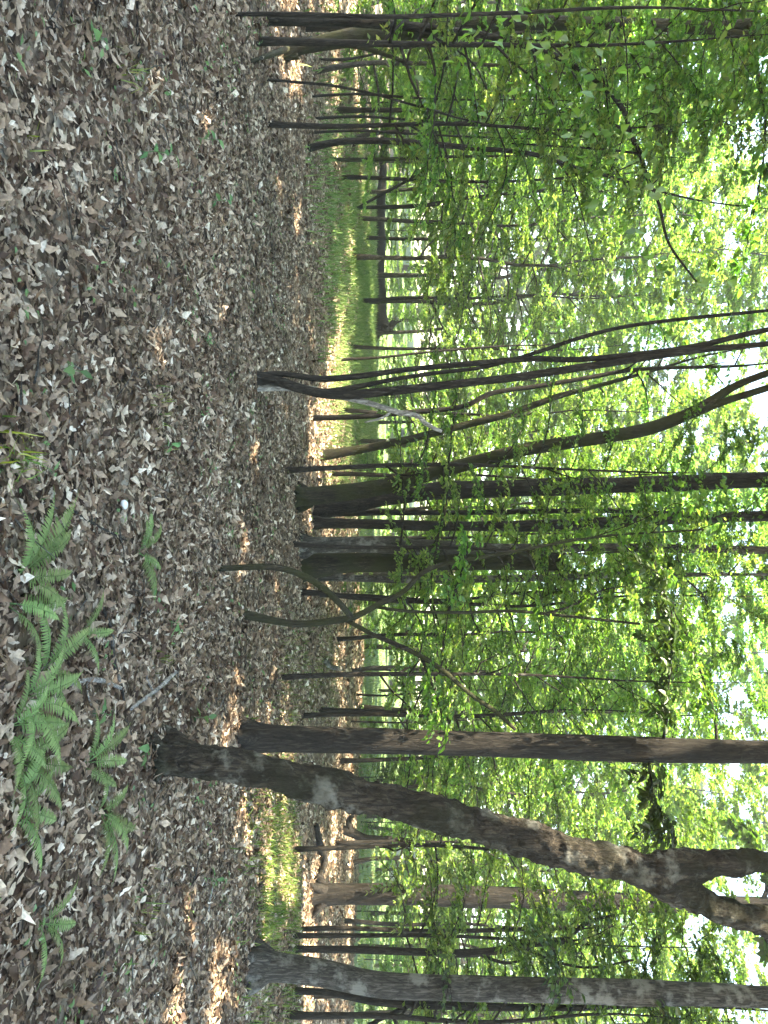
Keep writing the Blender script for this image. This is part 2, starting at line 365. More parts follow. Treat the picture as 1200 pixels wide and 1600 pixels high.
# ------------------------------------------------------------------ ground, lawn, pond
def lines(segs):
    out = []
    for a, b, s in segs: out.append(np.arange(a, b, s))
    return np.unique(np.round(np.concatenate(out), 3))
gx = lines([(-620, -80, 60), (-80, -32, 4), (-32, -12, .8), (-12, 12, .22), (12, 32, .8), (32, 80, 4), (80, 621, 60)])
gy = lines([(-300, -20, 40), (-20, 0, 4), (0, 2, .5), (2, 18, .22), (18, 36, .5), (36, 66, .8), (66, 110, 3), (110, 700, 60)])
X, Y = np.meshgrid(gx, gy)
V = np.stack([X, Y, gh(X, Y)], -1).reshape(-1, 3)
nx, ny = len(gx), len(gy)
i = np.arange(ny - 1)[:, None] * nx + np.arange(nx - 1)[None]
Q = np.stack([i, i + 1, i + nx + 1, i + nx], -1).reshape(-1, 4)
cx = V[Q].mean(1); lm = lawn_mask(cx[:, 0], cx[:, 1])
def sub(Qs):
    idx = np.unique(Qs); mp = np.full(len(V), -1); mp[idx] = np.arange(len(idx)); return V[idx], mp[Qs]
Vs, Qs = sub(Q[~lm]); GROUND = obj('ground', mk_mesh('ground', Vs, Qs, mat=ground_mat(), smooth=True))
tag(GROUND, 'brown forest floor covered with dry fallen leaves', 'forest floor', kind='structure')
Vs, Qs = sub(Q[lm]); LAWN = obj('lawn', mk_mesh('lawn', Vs, Qs, mat=lawn_mat(), smooth=True))
tag(LAWN, 'sunlit pale green lawn beyond the edge of the woods', 'lawn', kind='structure')

# ------------------------------------------------------------------ fallen leaves
def litter_params(n, tilt):
    az = rng.uniform(0, 2 * math.pi, n)
    tl = np.abs(rng.normal(0, tilt, n)); ta = rng.uniform(0, 2 * math.pi, n)
    nr = np.stack([np.sin(tl) * np.cos(ta), np.sin(tl) * np.sin(ta), np.cos(tl)], 1)
    d = np.stack([np.cos(az), np.sin(az), np.zeros(n)], 1)
    d = norm(d - nr * np.sum(d * nr, 1, keepdims=True))
    return d, nr
def scatter(y0, y1, dens, margin=1.6):
    A = (y1 - y0) * 2 * (0.70 * y1 + margin); n = int(A * dens)
    y = rng.uniform(y0, y1, n); x = rng.uniform(-1, 1, n) * (0.70 * y1 + margin)
    k = np.abs(x) < 0.70 * y + margin
    return x[k], y[k]
# nearest leaves: each one an object of its own, six shared leaf shapes
LEAFM = []
for k in range(6):
    mb = MB(); L = 0.060 + .006 * k
    leaves(mb, [[-.5 * L, 0, 0]], np.array([[1., 0, 0]]), np.array([[0, 0, 1.]]), L, L * (.48 + .05 * (k % 3)), OAK if k % 3 else LEAF3,
           [.35, -.3, .55, .15, -.5, .4][k], [-.25, .3, -.45, .15, .5, -.1][k], rnd=np.zeros(1))
    me = mb.mesh('fallen_leaf', M_DRY); LEAFM.append(me)
x, y = scatter(2.3, 4.2, 230, 1.0)
inview = np.abs(x) < .665 * y
ordr = np.argsort(np.where(inview & (y > 2.75), y, 99))[:300]
for j in ordr:
    d, nr = litter_params(1, .45); d, nr = d[0], nr[0]; s_ = np.cross(nr, d)
    o = obj('fallen_leaf', LEAFM[int(rng.integers(6))], GROUND)
    f = rng.uniform(.7, 1.15)
    mt = Matrix(((d[0] * f, s_[0] * f, nr[0] * f, x[j]), (d[1] * f, s_[1] * f, nr[1] * f, y[j]), (d[2] * f, s_[2] * f, nr[2] * f, float(gh(x[j], y[j])) + rng.uniform(.015, .04)), (0, 0, 0, 1)))
    o.matrix_world = mt
mb = MB()
for y0, y1, dens, tm, sz, tilt in ((2.2, 4.0, 1650, OAK, .047, .45), (4.0, 6.5, 1500, LEAF2, .046, .5), (6.5, 11, 1100, None, .050, .5), (11, 18, 480, None, .066, .5), (18, 34, 60, None, .13, .4)):
    x, y = scatter(y0, y1, dens, 1.1)
    k = ~(lawn_mask(x, y) & (rng.random(len(x)) > .06))
    x, y = x[k], y[k]; n = len(x); d, nr = litter_params(n, tilt)
    L = sz * np.clip(rng.lognormal(-.05, .38, n), .35, 2.0)
    p = np.stack([x, y, gh(x, y) + rng.uniform(.004, .035, n) + .25 * L * np.abs(d[:, 2])], 1) - d * L[:, None] * .5
    if tm is None: diamonds(mb, p, d, nr, L, L * rng.uniform(.4, .75, n), None, rng.uniform(-.6, .7, (n, 1)))
    else: leaves(mb, p, d, nr, L, L * rng.uniform(.38, .68, n), tm, rng.uniform(-.6, .7, n), rng.uniform(-.5, .5, n))
ll = obj('leaf_litter', mb.mesh('leaf_litter', M_DRY), GROUND); ll['kind'] = 'stuff'

# ------------------------------------------------------------------ trees
def branch_path(start, d0, length, n=7, sag=0.0, wander=.12):
    p = [np.array(start, float)]; d = norm(np.array(d0, float))
    for i in range(n - 1):
        d = norm(d + rng.normal(0, wander, 3) + np.array([0, 0, -sag]))
        p.append(p[-1] + d * length / (n - 1))
    return np.array(p)
class LeafBag:
    def __init__(s): s.p = []; s.d = []; s.n = []; s.l = []
    def add(s, p, d, n, l): s.p.append(p); s.d.append(d); s.n.append(n); s.l.append(l)
    def cat(s): return [np.concatenate(a) for a in (s.p, s.d, s.n, s.l)]
def leafy_twig(bag, pts, count, L, upn=1.0, spread=.9):
    """leaves set alternately along a twig"""
    s = np.sort(rng.uniform(.08, 1.0, count)); m = len(pts) - 1
    i = np.minimum((s * m).astype(int), m - 1); f = (s * m - i)[:, None]
    p = pts[i] * (1 - f) + pts[i + 1] * f; t = norm(pts[i + 1] - pts[i])
    side = norm(np.cross(t, [0, 0, 1.0]) + 1e-6) * np.where(np.arange(count) % 2, 1, -1)[:, None]
    d = norm(t * rng.uniform(.2, .9, (count, 1)) + side * spread + rng.normal(0, .25, (count, 3)) + np.array([0, 0, -.18]))
    n = norm(np.array([0, 0, upn]) + rng.normal(0, .55, (count, 3)))
    bag.add(p, d, n, L * rng.uniform(.6, 1.25, count))
def grow_limbs(mb, bag, stem, srad, f0, f1, n_limbs, limb_len, twigs, lpt, leaf_len, elev=.5, sag=.06, twig_len=.42, az0=None, wood_twigs=True, top=True):
    m = len(stem) - 1; az = rng.uniform(0, 6.28) if az0 is None else az0
    for k in range(n_limbs):
        a = f0 + (f1 - f0) * (k + rng.uniform(0, .8)) / n_limbs
        i = min(int(a * m), m - 1); p0 = stem[i] + (stem[i + 1] - stem[i]) * (a * m - i)
        az += 2.4 + rng.normal(0, .35)
        rel = (a - f0) / max(f1 - f0, 1e-6)
        ln = limb_len * (1.05 - .62 * rel) * rng.uniform(.65, 1.2)
        e = elev * rng.uniform(.6, 1.3) + .35 * rel
        pts = branch_path(p0, (math.cos(az) * math.cos(e), math.sin(az) * math.cos(e), math.sin(e)), ln, 7, sag)
        r0 = max(min(srad[i] * .55, .012 + .011 * ln), .006)
        tube(mb, pts, np.linspace(r0, .003, 7), 5)
        for q in range(twigs):
            s = .18 + .82 * (q + rng.uniform(0, .9)) / twigs; j = min(int(s * 6), 5); b = pts[j] + (pts[j + 1] - pts[j]) * min(s * 6 - j, 1)
            t = norm(pts[j + 1] - pts[j]); sd = norm(np.cross(t, [0, 0, 1.0]) + 1e-6) * (1 if q % 2 else -1)
            tp = branch_path(b, t * .8 + sd * rng.uniform(.4, 1.1) + rng.normal(0, .22, 3), twig_len * rng.uniform(.5, 1.3) * (1.1 - .4 * s), 4, .1, .1)
            if wood_twigs: tube(mb, tp, np.linspace(.0045, .0018, 4), 3)
            leafy_twig(bag, tp, int(lpt * rng.uniform(.6, 1.3)) + 1, leaf_len)
def crown_mesh(name, bag, mat, tmpl, wr=.52, off=None, keep=None):
    p, d, n, l = bag.cat(); k = np.ones(len(p), bool) if keep is None else keep(p)
    mb = MB()
    if tmpl is None: diamonds(mb, p[k], d[k], n[k], l[k], l[k] * wr)
    else: leaves(mb, p[k], d[k], n[k], l[k], l[k] * wr, tmpl, .3, .18)
    return mb.mesh(name, mat, off=off)
# gaps in the canopy: where the sun falls through onto the floor (centre u, v, radius across, radius deep)
GAPS = []
for u, v, ru, rd in ((1590, 262, .42, .24), (1540, 270, .46, .25), (1490, 282, .44, .23), (1440, 295, .30, .17), (1345, 318, .14, .09), (1235, 335, .16, .12), (1440, 408, .55, .22), (1375, 415, .35, .25),
                     (1300, 505, .6, .5), (1400, 488, .6, .4), (1560, 470, .5, .4)):
    h = ground_hit(u, v); GAPS.append((h[0], h[1], h[2], ru, rd))
def sun_gap(p):
    k = np.ones(len(p), bool)
    for gx_, gy_, gz_, ru, rd in GAPS:
        t = (p[:, 2] - gz_) / SUN[2]; x = p[:, 0] - SUN[0] * t - gx_; y = p[:, 1] - SUN[1] * t - gy_
        wob = 1 + .25 * np.sin(5 * np.arctan2(y, x) + gx_ * 7)
        k &= ((x / ru) ** 2 + (y / rd) ** 2) > wob
    return k

def pix_path(pts, d0, lean=0.0):
    """pixel polyline standing at depth d0 (from its ground contact); lean = metres of extra depth per metre of height"""
    W = []; R = []
    for q in pts:
        u, v, wpx = q[:3]; dd = q[3] if len(q) > 3 else 0.0
        p = P(u, v, d0 + dd); p = P(u, v, d0 + dd + lean * max(p[2], 0)); W.append(p); R.append(wpx / 2 / FPX * p[1])
    return np.array(W), np.array(R)

ROOTS = {}
def pix_tree(name, label, cat, pts, H, bark, crown=None, forks=(), lean=0.0, lump=.10, flare=.45, sides=14, seed=1, group=None, remesh=0, depth=None, sprays=(), leafmat=None, roots=0, slim=1.0):
    """a tree whose trunk follows its outline in the photograph; base on the ground where its foot shows"""
    base = ground_hit(pts[0][0], pts[0][1]); d0 = base[1] if depth is None else depth
    W, R = pix_path(pts, d0, lean); R = R * slim
    gz = float(gh(W[0][0], W[0][1]))
    first = W[0].copy(); first[2] = min(gz, first[2]) - .12
    W = np.concatenate([[first], W]); R = np.concatenate([[R[0] * 1.05], R])
    root = empty(name, (W[0][0], W[0][1], gz), label, cat, group); org = np.array([W[0][0], W[0][1], gz])
    mb = MB(); bag = LeafBag()
    def extend(W, R, H):
        if W[-1][2] >= H - .3: return W, R
        d = norm(W[-1] - W[-3]) if len(W) > 2 else norm(W[-1] - W[0]); p = W[-1]; r = R[-1]; n = max(2, int((H - p[2]) / .9)); st = (H - p[2]) / n
        PW, PR = [], []
        for k in range(n):
            d = norm(d * np.array([.8, .8, 1]) + np.array([0, 0, .22]) + rng.normal(0, .06, 3)); p = p + d * st / max(d[2], .4); PW.append(p); PR.append(max(r * (1 - .85 * (k + 1) / n), .008))
        return np.concatenate([W, PW]), np.concatenate([R, PR])
    W2, R2 = extend(W, R, H) if H else (W, R)
    ln = np.linalg.norm(np.diff(W2, axis=0), axis=1).sum()
    n = int(max(10, ln / .09)); S, SR = resample(W2, R2, n)
    tube(mb, S, SR, sides, lump, flare, seed)
    stems = [(S, SR)]
    for k in range(roots):
        az = seed + k * 6.283 / roots + rng.normal(0, .3); rr = SR[2]; dv = np.array([math.cos(az), math.sin(az), 0])
        q = np.array([org + dv * rr * .5 + [0, 0, .20], org + dv * rr * 1.15 + [0, 0, .07], org + dv * rr * 1.5 + [0, 0, .01], org + dv * rr * 2.0 + [0, 0, -.07]])
        q[1:, :2] += rng.normal(0, .02, (3, 2)); a_, b_ = resample(q, np.array([.5, .40, .28, .12]) * rr, 9); tube(mb, a_, b_, 9, .12, 0, seed + k)
    for f in forks:
        FW, FR = pix_path(f['pts'], d0, lean)
        if f.get('dd'): FW = np.stack([P(q[0], q[1], d0 + lean * max(p[2], 0) + f['dd'] * k) for k, (q, p) in enumerate(zip(f['pts'], FW))])
        if f.get('H'): FW, FR = extend(FW, FR, f['H'])
        l2 = np.linalg.norm(np.diff(FW, axis=0), axis=1).sum()
        FS, FSR = resample(FW, FR, int(max(6, l2 / .09)))
        if remesh or f.get('weld'): tube(mb, FS, FSR, sides, lump, 0, seed + 3)
        else:
            m2 = MB(); tube(m2, FS, FSR, max(6, sides - 4), lump, 0, seed + 5)
            bo = obj(f.get('name', 'branch'), m2.mesh('branch', f.get('bark', bark), True, org), root)
        if f.get('crown', True): stems.append((FS, FSR))
    if crown:
        hb, nl, ll_, tw, lpt, le = crown
        for S_, SR_ in stems:
            top = S_[-1][2]
            if top < hb + .6: continue
            f0 = float(np.searchsorted(S_[:, 2], hb)) / len(S_)
            grow_limbs(mb, bag, S_, SR_, f0, .98, nl, ll_, tw, lpt, le, wood_twigs=False)
    for (p0, dv, length, tw, lpt, le, mt) in sprays:
        b2 = LeafBag(); m2 = MB(); pts_ = branch_path(p0, dv, length, 8, .02, .1); tube(m2, pts_, np.linspace(.016, .004, 8), 5)
        tw *= 2
        for q in range(tw):
            s = .12 + .88 * q / tw; j = min(int(s * 7), 6); b = pts_[j] + (pts_[j + 1] - pts_[j]) * (s * 7 - j); t = norm(pts_[j + 1] - pts_[j])
            tp = branch_path(b, t * .5 + norm(np.cross(t, [0, 0, 1.0])) * (1 if q % 2 else -1) + rng.normal(0, .3, 3), rng.uniform(.15, .45), 4, .1)
            tube(m2, tp, np.linspace(.004, .0015, 4), 3); leafy_twig(b2, tp, lpt, le)
        br = obj('branch', m2.mesh('branch', B_THIN, True, org), root)
        obj('leaf_spray', crown_mesh('leaf_spray', b2, mt, LEAF3, .5, org), br)['kind'] = 'stuff'
    me = mb.mesh('trunk', bark, True, org)
    tr = obj('trunk', me, root)
    if remesh:
        md = tr.modifiers.new('weld', 'REMESH'); md.mode = 'VOXEL'; md.voxel_size = remesh; md.use_smooth_shade = True
        sm = tr.modifiers.new('soften', 'SMOOTH'); sm.iterations = 3; sm.factor = .5
        tx = bpy.data.textures.new('bark_relief', 'CLOUDS'); tx.noise_scale = .06; tx.noise_depth = 6
        dp = tr.modifiers.new('relief', 'DISPLACE'); dp.texture = tx; dp.strength = .05; dp.mid_level = .5
        tx = bpy.data.textures.new('burl_relief', 'CLOUDS'); tx.noise_scale = .28; tx.noise_depth = 2
        dp = tr.modifiers.new('burls', 'DISPLACE'); dp.texture = tx; dp.strength = .07; dp.mid_level = .6
        dg = bpy.context.evaluated_depsgraph_get(); ev = tr.evaluated_get(dg); m3 = bpy.data.meshes.new_from_object(ev); tr.modifiers.clear(); tr.data = m3
        m3.materials.clear(); m3.materials.append(bark)
    if bag.p:
        c = obj('crown', crown_mesh('crown', bag, leafmat or M_LEAF, None if not crown or crown[5] > .13 else LEAF2, .55, org, sun_gap), root); c['kind'] = 'stuff'
    ROOTS[label] = root
    return root, d0

TALL = (7.6, 16, 3.8, 16, 36, .21)
# --- the leaning tree in front
pix_tree('leaning_tree', 'thick leaning tree with rough blotched bark and a fork at its top', 'tree',
    [(1181, 246, 78), (1189, 300, 72), (1203, 400, 66), (1227, 500, 69), (1250, 600, 74), (1277, 700, 73), (1305, 800, 73), (1333, 900, 71), (1360, 1000, 74), (1384, 1050, 76), (1415, 1105, 64), (1440, 1200, 60)],
    10.5, B_LEAN, TALL, forks=[dict(pts=[(1362, 1010, 50), (1353, 1060, 48), (1350, 1110, 42), (1345, 1200, 36), (1335, 1300, 30)], H=9.0, weld=True),
                               dict(pts=[(1350, 1130, 8), (1335, 1145, 6), (1326, 1165, 4), (1308, 1172, 3)], crown=False, weld=True, name='twig')],
    lump=.12, flare=.10, sides=22, seed=4, remesh=.011, lean=.02, roots=4, slim=.77)
# --- straight tree behind it
T2b = ground_hit(1152, 372)
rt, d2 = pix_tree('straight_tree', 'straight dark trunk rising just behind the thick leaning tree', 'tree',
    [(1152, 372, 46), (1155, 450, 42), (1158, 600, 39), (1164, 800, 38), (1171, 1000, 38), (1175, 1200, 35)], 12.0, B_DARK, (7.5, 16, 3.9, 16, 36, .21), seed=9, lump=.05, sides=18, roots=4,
    sprays=[(P(1168, 1035, T2b[1]), (-1, -.15, .12), 1.75, 26, 13, .085, M_BACKLIT), (P(1170, 1010, T2b[1]), (.9, -.35, .05), .8, 14, 13, .085, M_BACKLIT),
            (P(1168, 1120, T2b[1]), (-.8, .6, .1), 1.6, 18, 12, .085, M_LEAF)])
# --- right-hand trees
rt, d3 = pix_tree('grey_tree', 'grey trunk with flared foot at the edge of the grass strip', 'tree',
    [(1507, 388, 50), (1511, 430, 43), (1520, 500, 39), (1540, 600, 36), (1545, 750, 36), (1549, 900, 36), (1554, 1100, 33), (1559, 1200, 30)], 11.0, B_GREY, TALL, seed=12, lump=.07, sides=18, flare=.55, roots=4,
    sprays=[(P(1560, 1030, ground_hit(1507, 388)[1]), (.4, -.6, .1), .9, 14, 10, .09, M_BACKLIT), (P(1540, 690, ground_hit(1507, 388)[1] - .12), (-.3, -.4, .2), .25, 5, 6, .07, M_BACKLIT),
             (P(1545, 870, ground_hit(1507, 388)[1] - .1), (-1, -.5, -.1), .7, 12, 9, .08, M_BACKLIT)])
pix_tree('ditch_tree', 'dark upright trunk standing on the bank of the leafy ditch', 'tree',
    [(1397, 492, 36), (1397, 540, 31), (1397, 600, 31), (1403, 800, 31), (1410, 970, 28), (1415, 1200, 24)], 12.5, B_DARK, TALL, seed=15, lump=.05, flare=.35, roots=4)
pix_tree('thin_sapling', 'very thin stem standing between the ditch trunk and a crooked stem', 'sapling', [(1452, 465, 8), (1451, 560, 7), (1455, 680, 7), (1452, 820, 6)], 4.6, B_THIN, (3.0, 5, .8, 6, 7, .085), seed=3, flare=.2, sides=8)
pix_tree('crooked_sapling', 'crooked slim stem bending left beside the grey flared trunk', 'sapling',
    [(1483, 458, 11), (1484, 560, 11), (1487, 640, 12), (1489, 740, 12), (1476, 830, 9), (1468, 880, 8), (1440, 920, 6), (1430, 960, 4)], 0, B_THIN, None, seed=6, flare=.2, sides=8,
    forks=[dict(pts=[(1480, 820, 6), (1500, 860, 5), (1512, 920, 4), (1500, 990, 3)], crown=False), dict(pts=[(1489, 745, 6), (1505, 790, 5), (1496, 830, 3)], crown=False)],
    sprays=[(P(1470, 870, ground_hit(1483, 458)[1]), (-.2, -.3, .5), .9, 14, 9, .08, M_BACKLIT)])
pix_tree('slim_tree', 'slim trunk half hidden behind the grey flared trunk', 'sapling', [(1548, 455, 11), (1552, 520, 11), (1566, 600, 13), (1572, 720, 12), (1575, 900, 9)], 6.5, B_DARK, (4.2, 7, 1.2, 6, 9, .1), seed=8, flare=.2, sides=8,
    forks=[dict(pts=[(1571, 640, 8), (1590, 600, 7), (1610, 560, 6)], crown=False)])
pix_tree('broken_snag', 'short dark snag with a crooked knob at its foot, behind the leaning tree', 'dead tree', [(1296, 534, 12), (1300, 548, 15), (1310, 572, 12), (1311, 610, 10), (1316, 650, 9), (1322, 700, 6)], 0, B_DARK, None, seed=2, flare=.3, sides=8,
    forks=[dict(pts=[(1299, 548, 10), (1282, 545, 9), (1274, 552, 6)], crown=False, weld=True)])
# --- the clump of trunks in the middle
pix_tree('curving_tree', 'trunk curving away from the middle clump and forking near the top', 'tree',
    [(778, 462, 27), (773, 500, 28), (760, 600, 25), (733, 700, 21), (707, 800, 20), (693, 880, 20), (682, 950, 20), (668, 1020, 20), (640, 1090, 17), (605, 1145, 12), (583, 1200, 11)], 10.5, B_MOSS, (8.0, 12, 3.2, 15, 30, .18), seed=21, flare=.3, roots=4,
    forks=[dict(pts=[(652, 1065, 14), (628, 1130, 12), (606, 1200, 11)], H=9.5)])
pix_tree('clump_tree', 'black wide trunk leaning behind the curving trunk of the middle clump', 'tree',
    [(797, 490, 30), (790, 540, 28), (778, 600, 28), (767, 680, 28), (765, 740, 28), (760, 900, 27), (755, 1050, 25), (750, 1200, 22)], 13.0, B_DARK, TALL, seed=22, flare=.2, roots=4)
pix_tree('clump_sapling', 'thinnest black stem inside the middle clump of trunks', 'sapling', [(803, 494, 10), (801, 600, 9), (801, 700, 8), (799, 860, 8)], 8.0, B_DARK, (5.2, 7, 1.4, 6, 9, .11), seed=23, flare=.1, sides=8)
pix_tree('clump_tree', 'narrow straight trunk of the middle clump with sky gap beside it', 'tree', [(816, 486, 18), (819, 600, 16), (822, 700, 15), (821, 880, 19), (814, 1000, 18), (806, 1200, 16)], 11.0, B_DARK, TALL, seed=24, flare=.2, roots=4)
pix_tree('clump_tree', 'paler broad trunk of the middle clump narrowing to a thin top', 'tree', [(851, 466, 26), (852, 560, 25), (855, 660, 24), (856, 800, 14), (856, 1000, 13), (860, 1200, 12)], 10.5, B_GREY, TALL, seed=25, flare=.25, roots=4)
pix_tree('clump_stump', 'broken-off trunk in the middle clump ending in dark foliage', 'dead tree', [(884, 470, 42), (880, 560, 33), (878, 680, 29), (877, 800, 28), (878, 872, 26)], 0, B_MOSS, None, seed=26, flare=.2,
    sprays=[(P(878, 840, 11.2), (.3, -.5, .4), .8, 12, 10, .09, M_BACKLIT)])
pix_tree('clump_sapling', 'slender grey stem on the outer side of the middle clump', 'sapling', [(901, 492, 12), (905, 600, 12), (905, 700, 12), (902, 870, 11), (898, 1000, 9)], 8.5, B_GREY, (5.4, 7, 1.6, 6, 9, .12), seed=27, flare=.15, sides=8)
# --- several stems from one foot
pix_tree('multi_stem_tree', 'cluster of slim stems springing from one dark foot on the leaves', 'tree',
    [(590, 398, 20), (594, 430, 15), (606, 465, 14), (614, 500, 15), (617, 540, 15), (611, 610, 14), (599, 720, 13), (590, 800, 13), (575, 900, 12), (560, 1000, 11), (546, 1100, 10), (537, 1200, 9)], 9.0, B_DARK, (5.8, 14, 3.0, 15, 24, .14), seed=31, flare=.5, sides=10,
    forks=[dict(pts=[(588, 402, 12), (584, 440, 9), (592, 500, 10), (588, 560, 10), (577, 640, 9), (568, 740, 9), (560, 830, 9), (562, 900, 9), (553, 1000, 9), (540, 1090, 9), (515, 1200, 8)], H=8.0, name='stem'),
           dict(pts=[(608, 475, 9), (611, 510, 8), (604, 560, 8), (592, 620, 7), (583, 680, 7), (573, 760, 6), (550, 840, 6), (528, 905, 6), (510, 980, 6), (497, 1080, 6), (486, 1190, 5)], H=7.0, name='stem', crown=False),
           dict(pts=[(594, 425, 9), (600, 460, 6), (604, 480, 3)], name='stub', crown=False)])
pix_tree('dead_branch', 'pale bare crooked branch caught beside the cluster of slim stems', 'branch', [(606, 470, 10), (615, 510, 11), (628, 570, 9), (645, 625, 9), (648, 650, 8), (664, 668, 7), (674, 690, 5)], 0, B_PALE, None, depth=ground_hit(590, 398)[1] + .12, seed=5, flare=0, sides=8,
    forks=[dict(pts=[(640, 612, 5), (652, 600, 4), (660, 570, 2)], crown=False, name='twig')])
pix_tree('bent_sapling', 'slim stem between the stem cluster and the curving trunk, kinked halfway', 'sapling', [(653, 486, 9), (651, 560, 8), (645, 630, 8), (636, 720, 8), (614, 770, 8), (602, 850, 7), (590, 920, 7), (577, 1000, 6), (573, 1130, 5)], 7.5, B_THIN, (4.6, 7, 1.4, 6, 9, .1), seed=33, flare=.2, sides=8)
pix_tree('mossy_sapling', 'mossy leaning stem nearest the curving trunk on its sunny side', 'sapling', [(712, 502, 16), (701, 570, 13), (686, 640, 12), (666, 720, 12), (645, 800, 11), (620, 870, 9), (604, 930, 7)], 7.5, B_MOSS, (4.8, 8, 1.5, 6, 9, .11), seed=34, flare=.3, sides=10)
pix_tree('thin_sapling', 'hair-thin upright stem at the end of the grassy bank', 'sapling', [(562, 528, 5), (558, 600, 4), (549, 680, 4), (540, 800, 3)], 5.0, B_THIN, (3.6, 6, .8, 5, 7, .09), seed=35, flare=.1, sides=6)
# --- the two arching stems that meet
A1 = ground_hit(888, 342)[1]; A2 = ground_hit(960, 378)[1]
pix_tree('arching_sapling', 'bent sapling arching over to meet its neighbour before the clump', 'sapling', [(888, 342, 9), (886, 390, 10), (886, 425, 11), (894, 460, 11), (915, 500, 11), (942, 530, 10), (962, 548, 9, .4)], 0, B_MOSS, None, seed=41, flare=.3, sides=9)
pix_tree('wavy_sapling', 'wavy sapling with a long crooked limb reaching towards the leaning tree', 'sapling', [(960, 377, 14), (966, 410, 12), (972, 440, 11), (975, 475, 11), (970, 520, 11), (963, 555, 10), (945, 590, 9), (925, 630, 8), (895, 660, 8), (880, 700, 7), (868, 770, 6)], 4.2, B_MOSS, (2.6, 6, 1.2, 7, 9, .085), seed=42, flare=.3, sides=9,
    forks=[dict(pts=[(968, 540, 7), (990, 580, 7), (1003, 610, 8), (1024, 655, 8), (1050, 695, 8), (1085, 735, 7), (1112, 775, 7), (1140, 805, 5)], crown=False),
           dict(pts=[(948, 585, 5), (955, 640, 5), (957, 720, 5), (955, 800, 5), (962, 880, 5), (975, 1000, 4)], crown=False)],
    sprays=[(P(1030, 660, A2), (.5, -.5, .35), .7, 12, 9, .07, M_LEAF), (P(960, 850, A2), (-.2, .2, .6), .9, 14, 9, .08, M_LEAF), (P(957, 700, A2), (-.7, -.2, .2), .8, 12, 9, .075, M_LEAF)])
# thin stems in the bright gap between wavy sapling and straight tree
for u, v0, v1, wd, lab in ((1044, 560, 690, 6, 'thickest of the thin stems against the bright lawn gap'), (1085, 556, 640, 3.5, 'middle thin stem against the bright lawn gap'),
                           (1111, 556, 625, 3, 'slightly bowed thin stem against the bright lawn gap'), (1127, 548, 700, 3, 'thin stem hard beside the straight dark trunk')):
    pix_tree('thin_sapling', lab, 'sapling', [(u, v0, wd), (u + 2, (v0 + v1) / 2, wd), (u - 1, v1, wd * .8)], 5.5, B_THIN, (2.6, 8, 1.3, 6, 8, .10), seed=int(u), flare=0, sides=6, group='thin stems in the lawn gap')
# --- left: dim tangle of stems
pix_tree('mossy_tree', 'mossy slanting trunk in the dim tangle beyond the leaves', 'tree', [(84, 440, 16), (70, 490, 20), (60, 540, 26), (50, 600, 30), (42, 680, 28), (36, 780, 24), (36, 900, 20), (40, 1040, 18), (44, 1110, 18), (33, 1200, 12)], 10, B_MOSS, (5.4, 12, 2.8, 14, 22, .14), seed=51, flare=.2, roots=4,
    forks=[dict(pts=[(44, 1090, 13), (52, 1150, 11), (58, 1200, 10)], H=8.5), dict(pts=[(66, 505, 9), (72, 560, 8), (84, 600, 7), (100, 640, 5)], crown=False)],
    sprays=[(P(40, 1045, 9.0), (1, -.2, -.05), 1.3, 26, 13, .09, M_BACKLIT)])
pix_tree('dark_sapling', 'dark upright stem nearest the photo corner above the mossy trunk', 'sapling', [(22, 362, 6), (22, 430, 7), (24, 520, 7), (26, 620, 7), (20, 800, 6)], 5.2, B_DARK, (3.2, 8, 1.5, 7, 9, .10), seed=52, flare=.3, sides=8)
pix_tree('curved_sapling', 'black whip-thin curved stem in front of the mossy trunk', 'sapling', [(92, 498, 4), (93, 530, 5), (88, 570, 4), (78, 610, 4), (70, 680, 3)], 3.6, B_THIN, (2.4, 5, .8, 5, 8, .085), seed=53, flare=0, sides=6)
pix_tree('leaning_sapling', 'long thin stem leaning across the dim tangle', 'sapling', [(124, 414, 5), (128, 460, 4.5), (134, 520, 4.5), (146, 580, 4), (168, 660, 4), (190, 740, 3)], 3.4, B_THIN, (2.3, 5, 1.0, 6, 8, .085), seed=54, flare=0, sides=6)
for u, v0, lab in ((150, 486, 'thin grey stem next to the long leaning stem'), (185, 490, 'thin dark stem midway between leaning stem and bent dark trunk'), (207, 488, 'thin stem almost touching the bent dark trunk')):
    pix_tree('thin_sapling', lab, 'sapling', [(u, v0, 4.5), (u - 3, 560, 4.5), (u + 2, 640, 4), (u + 6, 720, 3)], 5.0, B_THIN, (2.4, 9, 1.3, 7, 9, .10), seed=u, flare=0, sides=6)
pix_tree('dark_sapling', 'bent dark trunk at the start of the grassy bank', 'sapling', [(232, 480, 12), (226, 505, 11), (221, 540, 10), (220, 600, 10), (226, 680, 9), (232, 745, 8), (240, 830, 7), (262, 900, 6), (275, 950, 5)], 7, B_DARK, (3.6, 10, 1.7, 8, 10, .11), seed=55, flare=.3, sides=9)
pix_tree('thin_sapling', 'greenish thin stem just beyond the bent dark trunk', 'sapling', [(242, 512, 5), (249, 525, 6), (249, 600, 6), (245, 690, 5)], 5.5, B_MOSS, (3.2, 8, 1.3, 6, 9, .11), seed=56, flare=0, sides=7)
pix_tree('forked_sapling', 'small forked stem standing on the grassy bank before the fallen trunk', 'sapling', [(325, 552, 6), (324, 580, 6), (323, 630, 7), (319, 680, 7), (308, 740, 5), (300, 830, 4)], 8, B_DARK, (4.0, 9, 1.8, 7, 9, .12), seed=57, flare=.1, sides=7,
    forks=[dict(pts=[(323, 562, 4), (306, 592, 5), (290, 622, 5), (274, 652, 5), (260, 682, 4)], crown=False)])
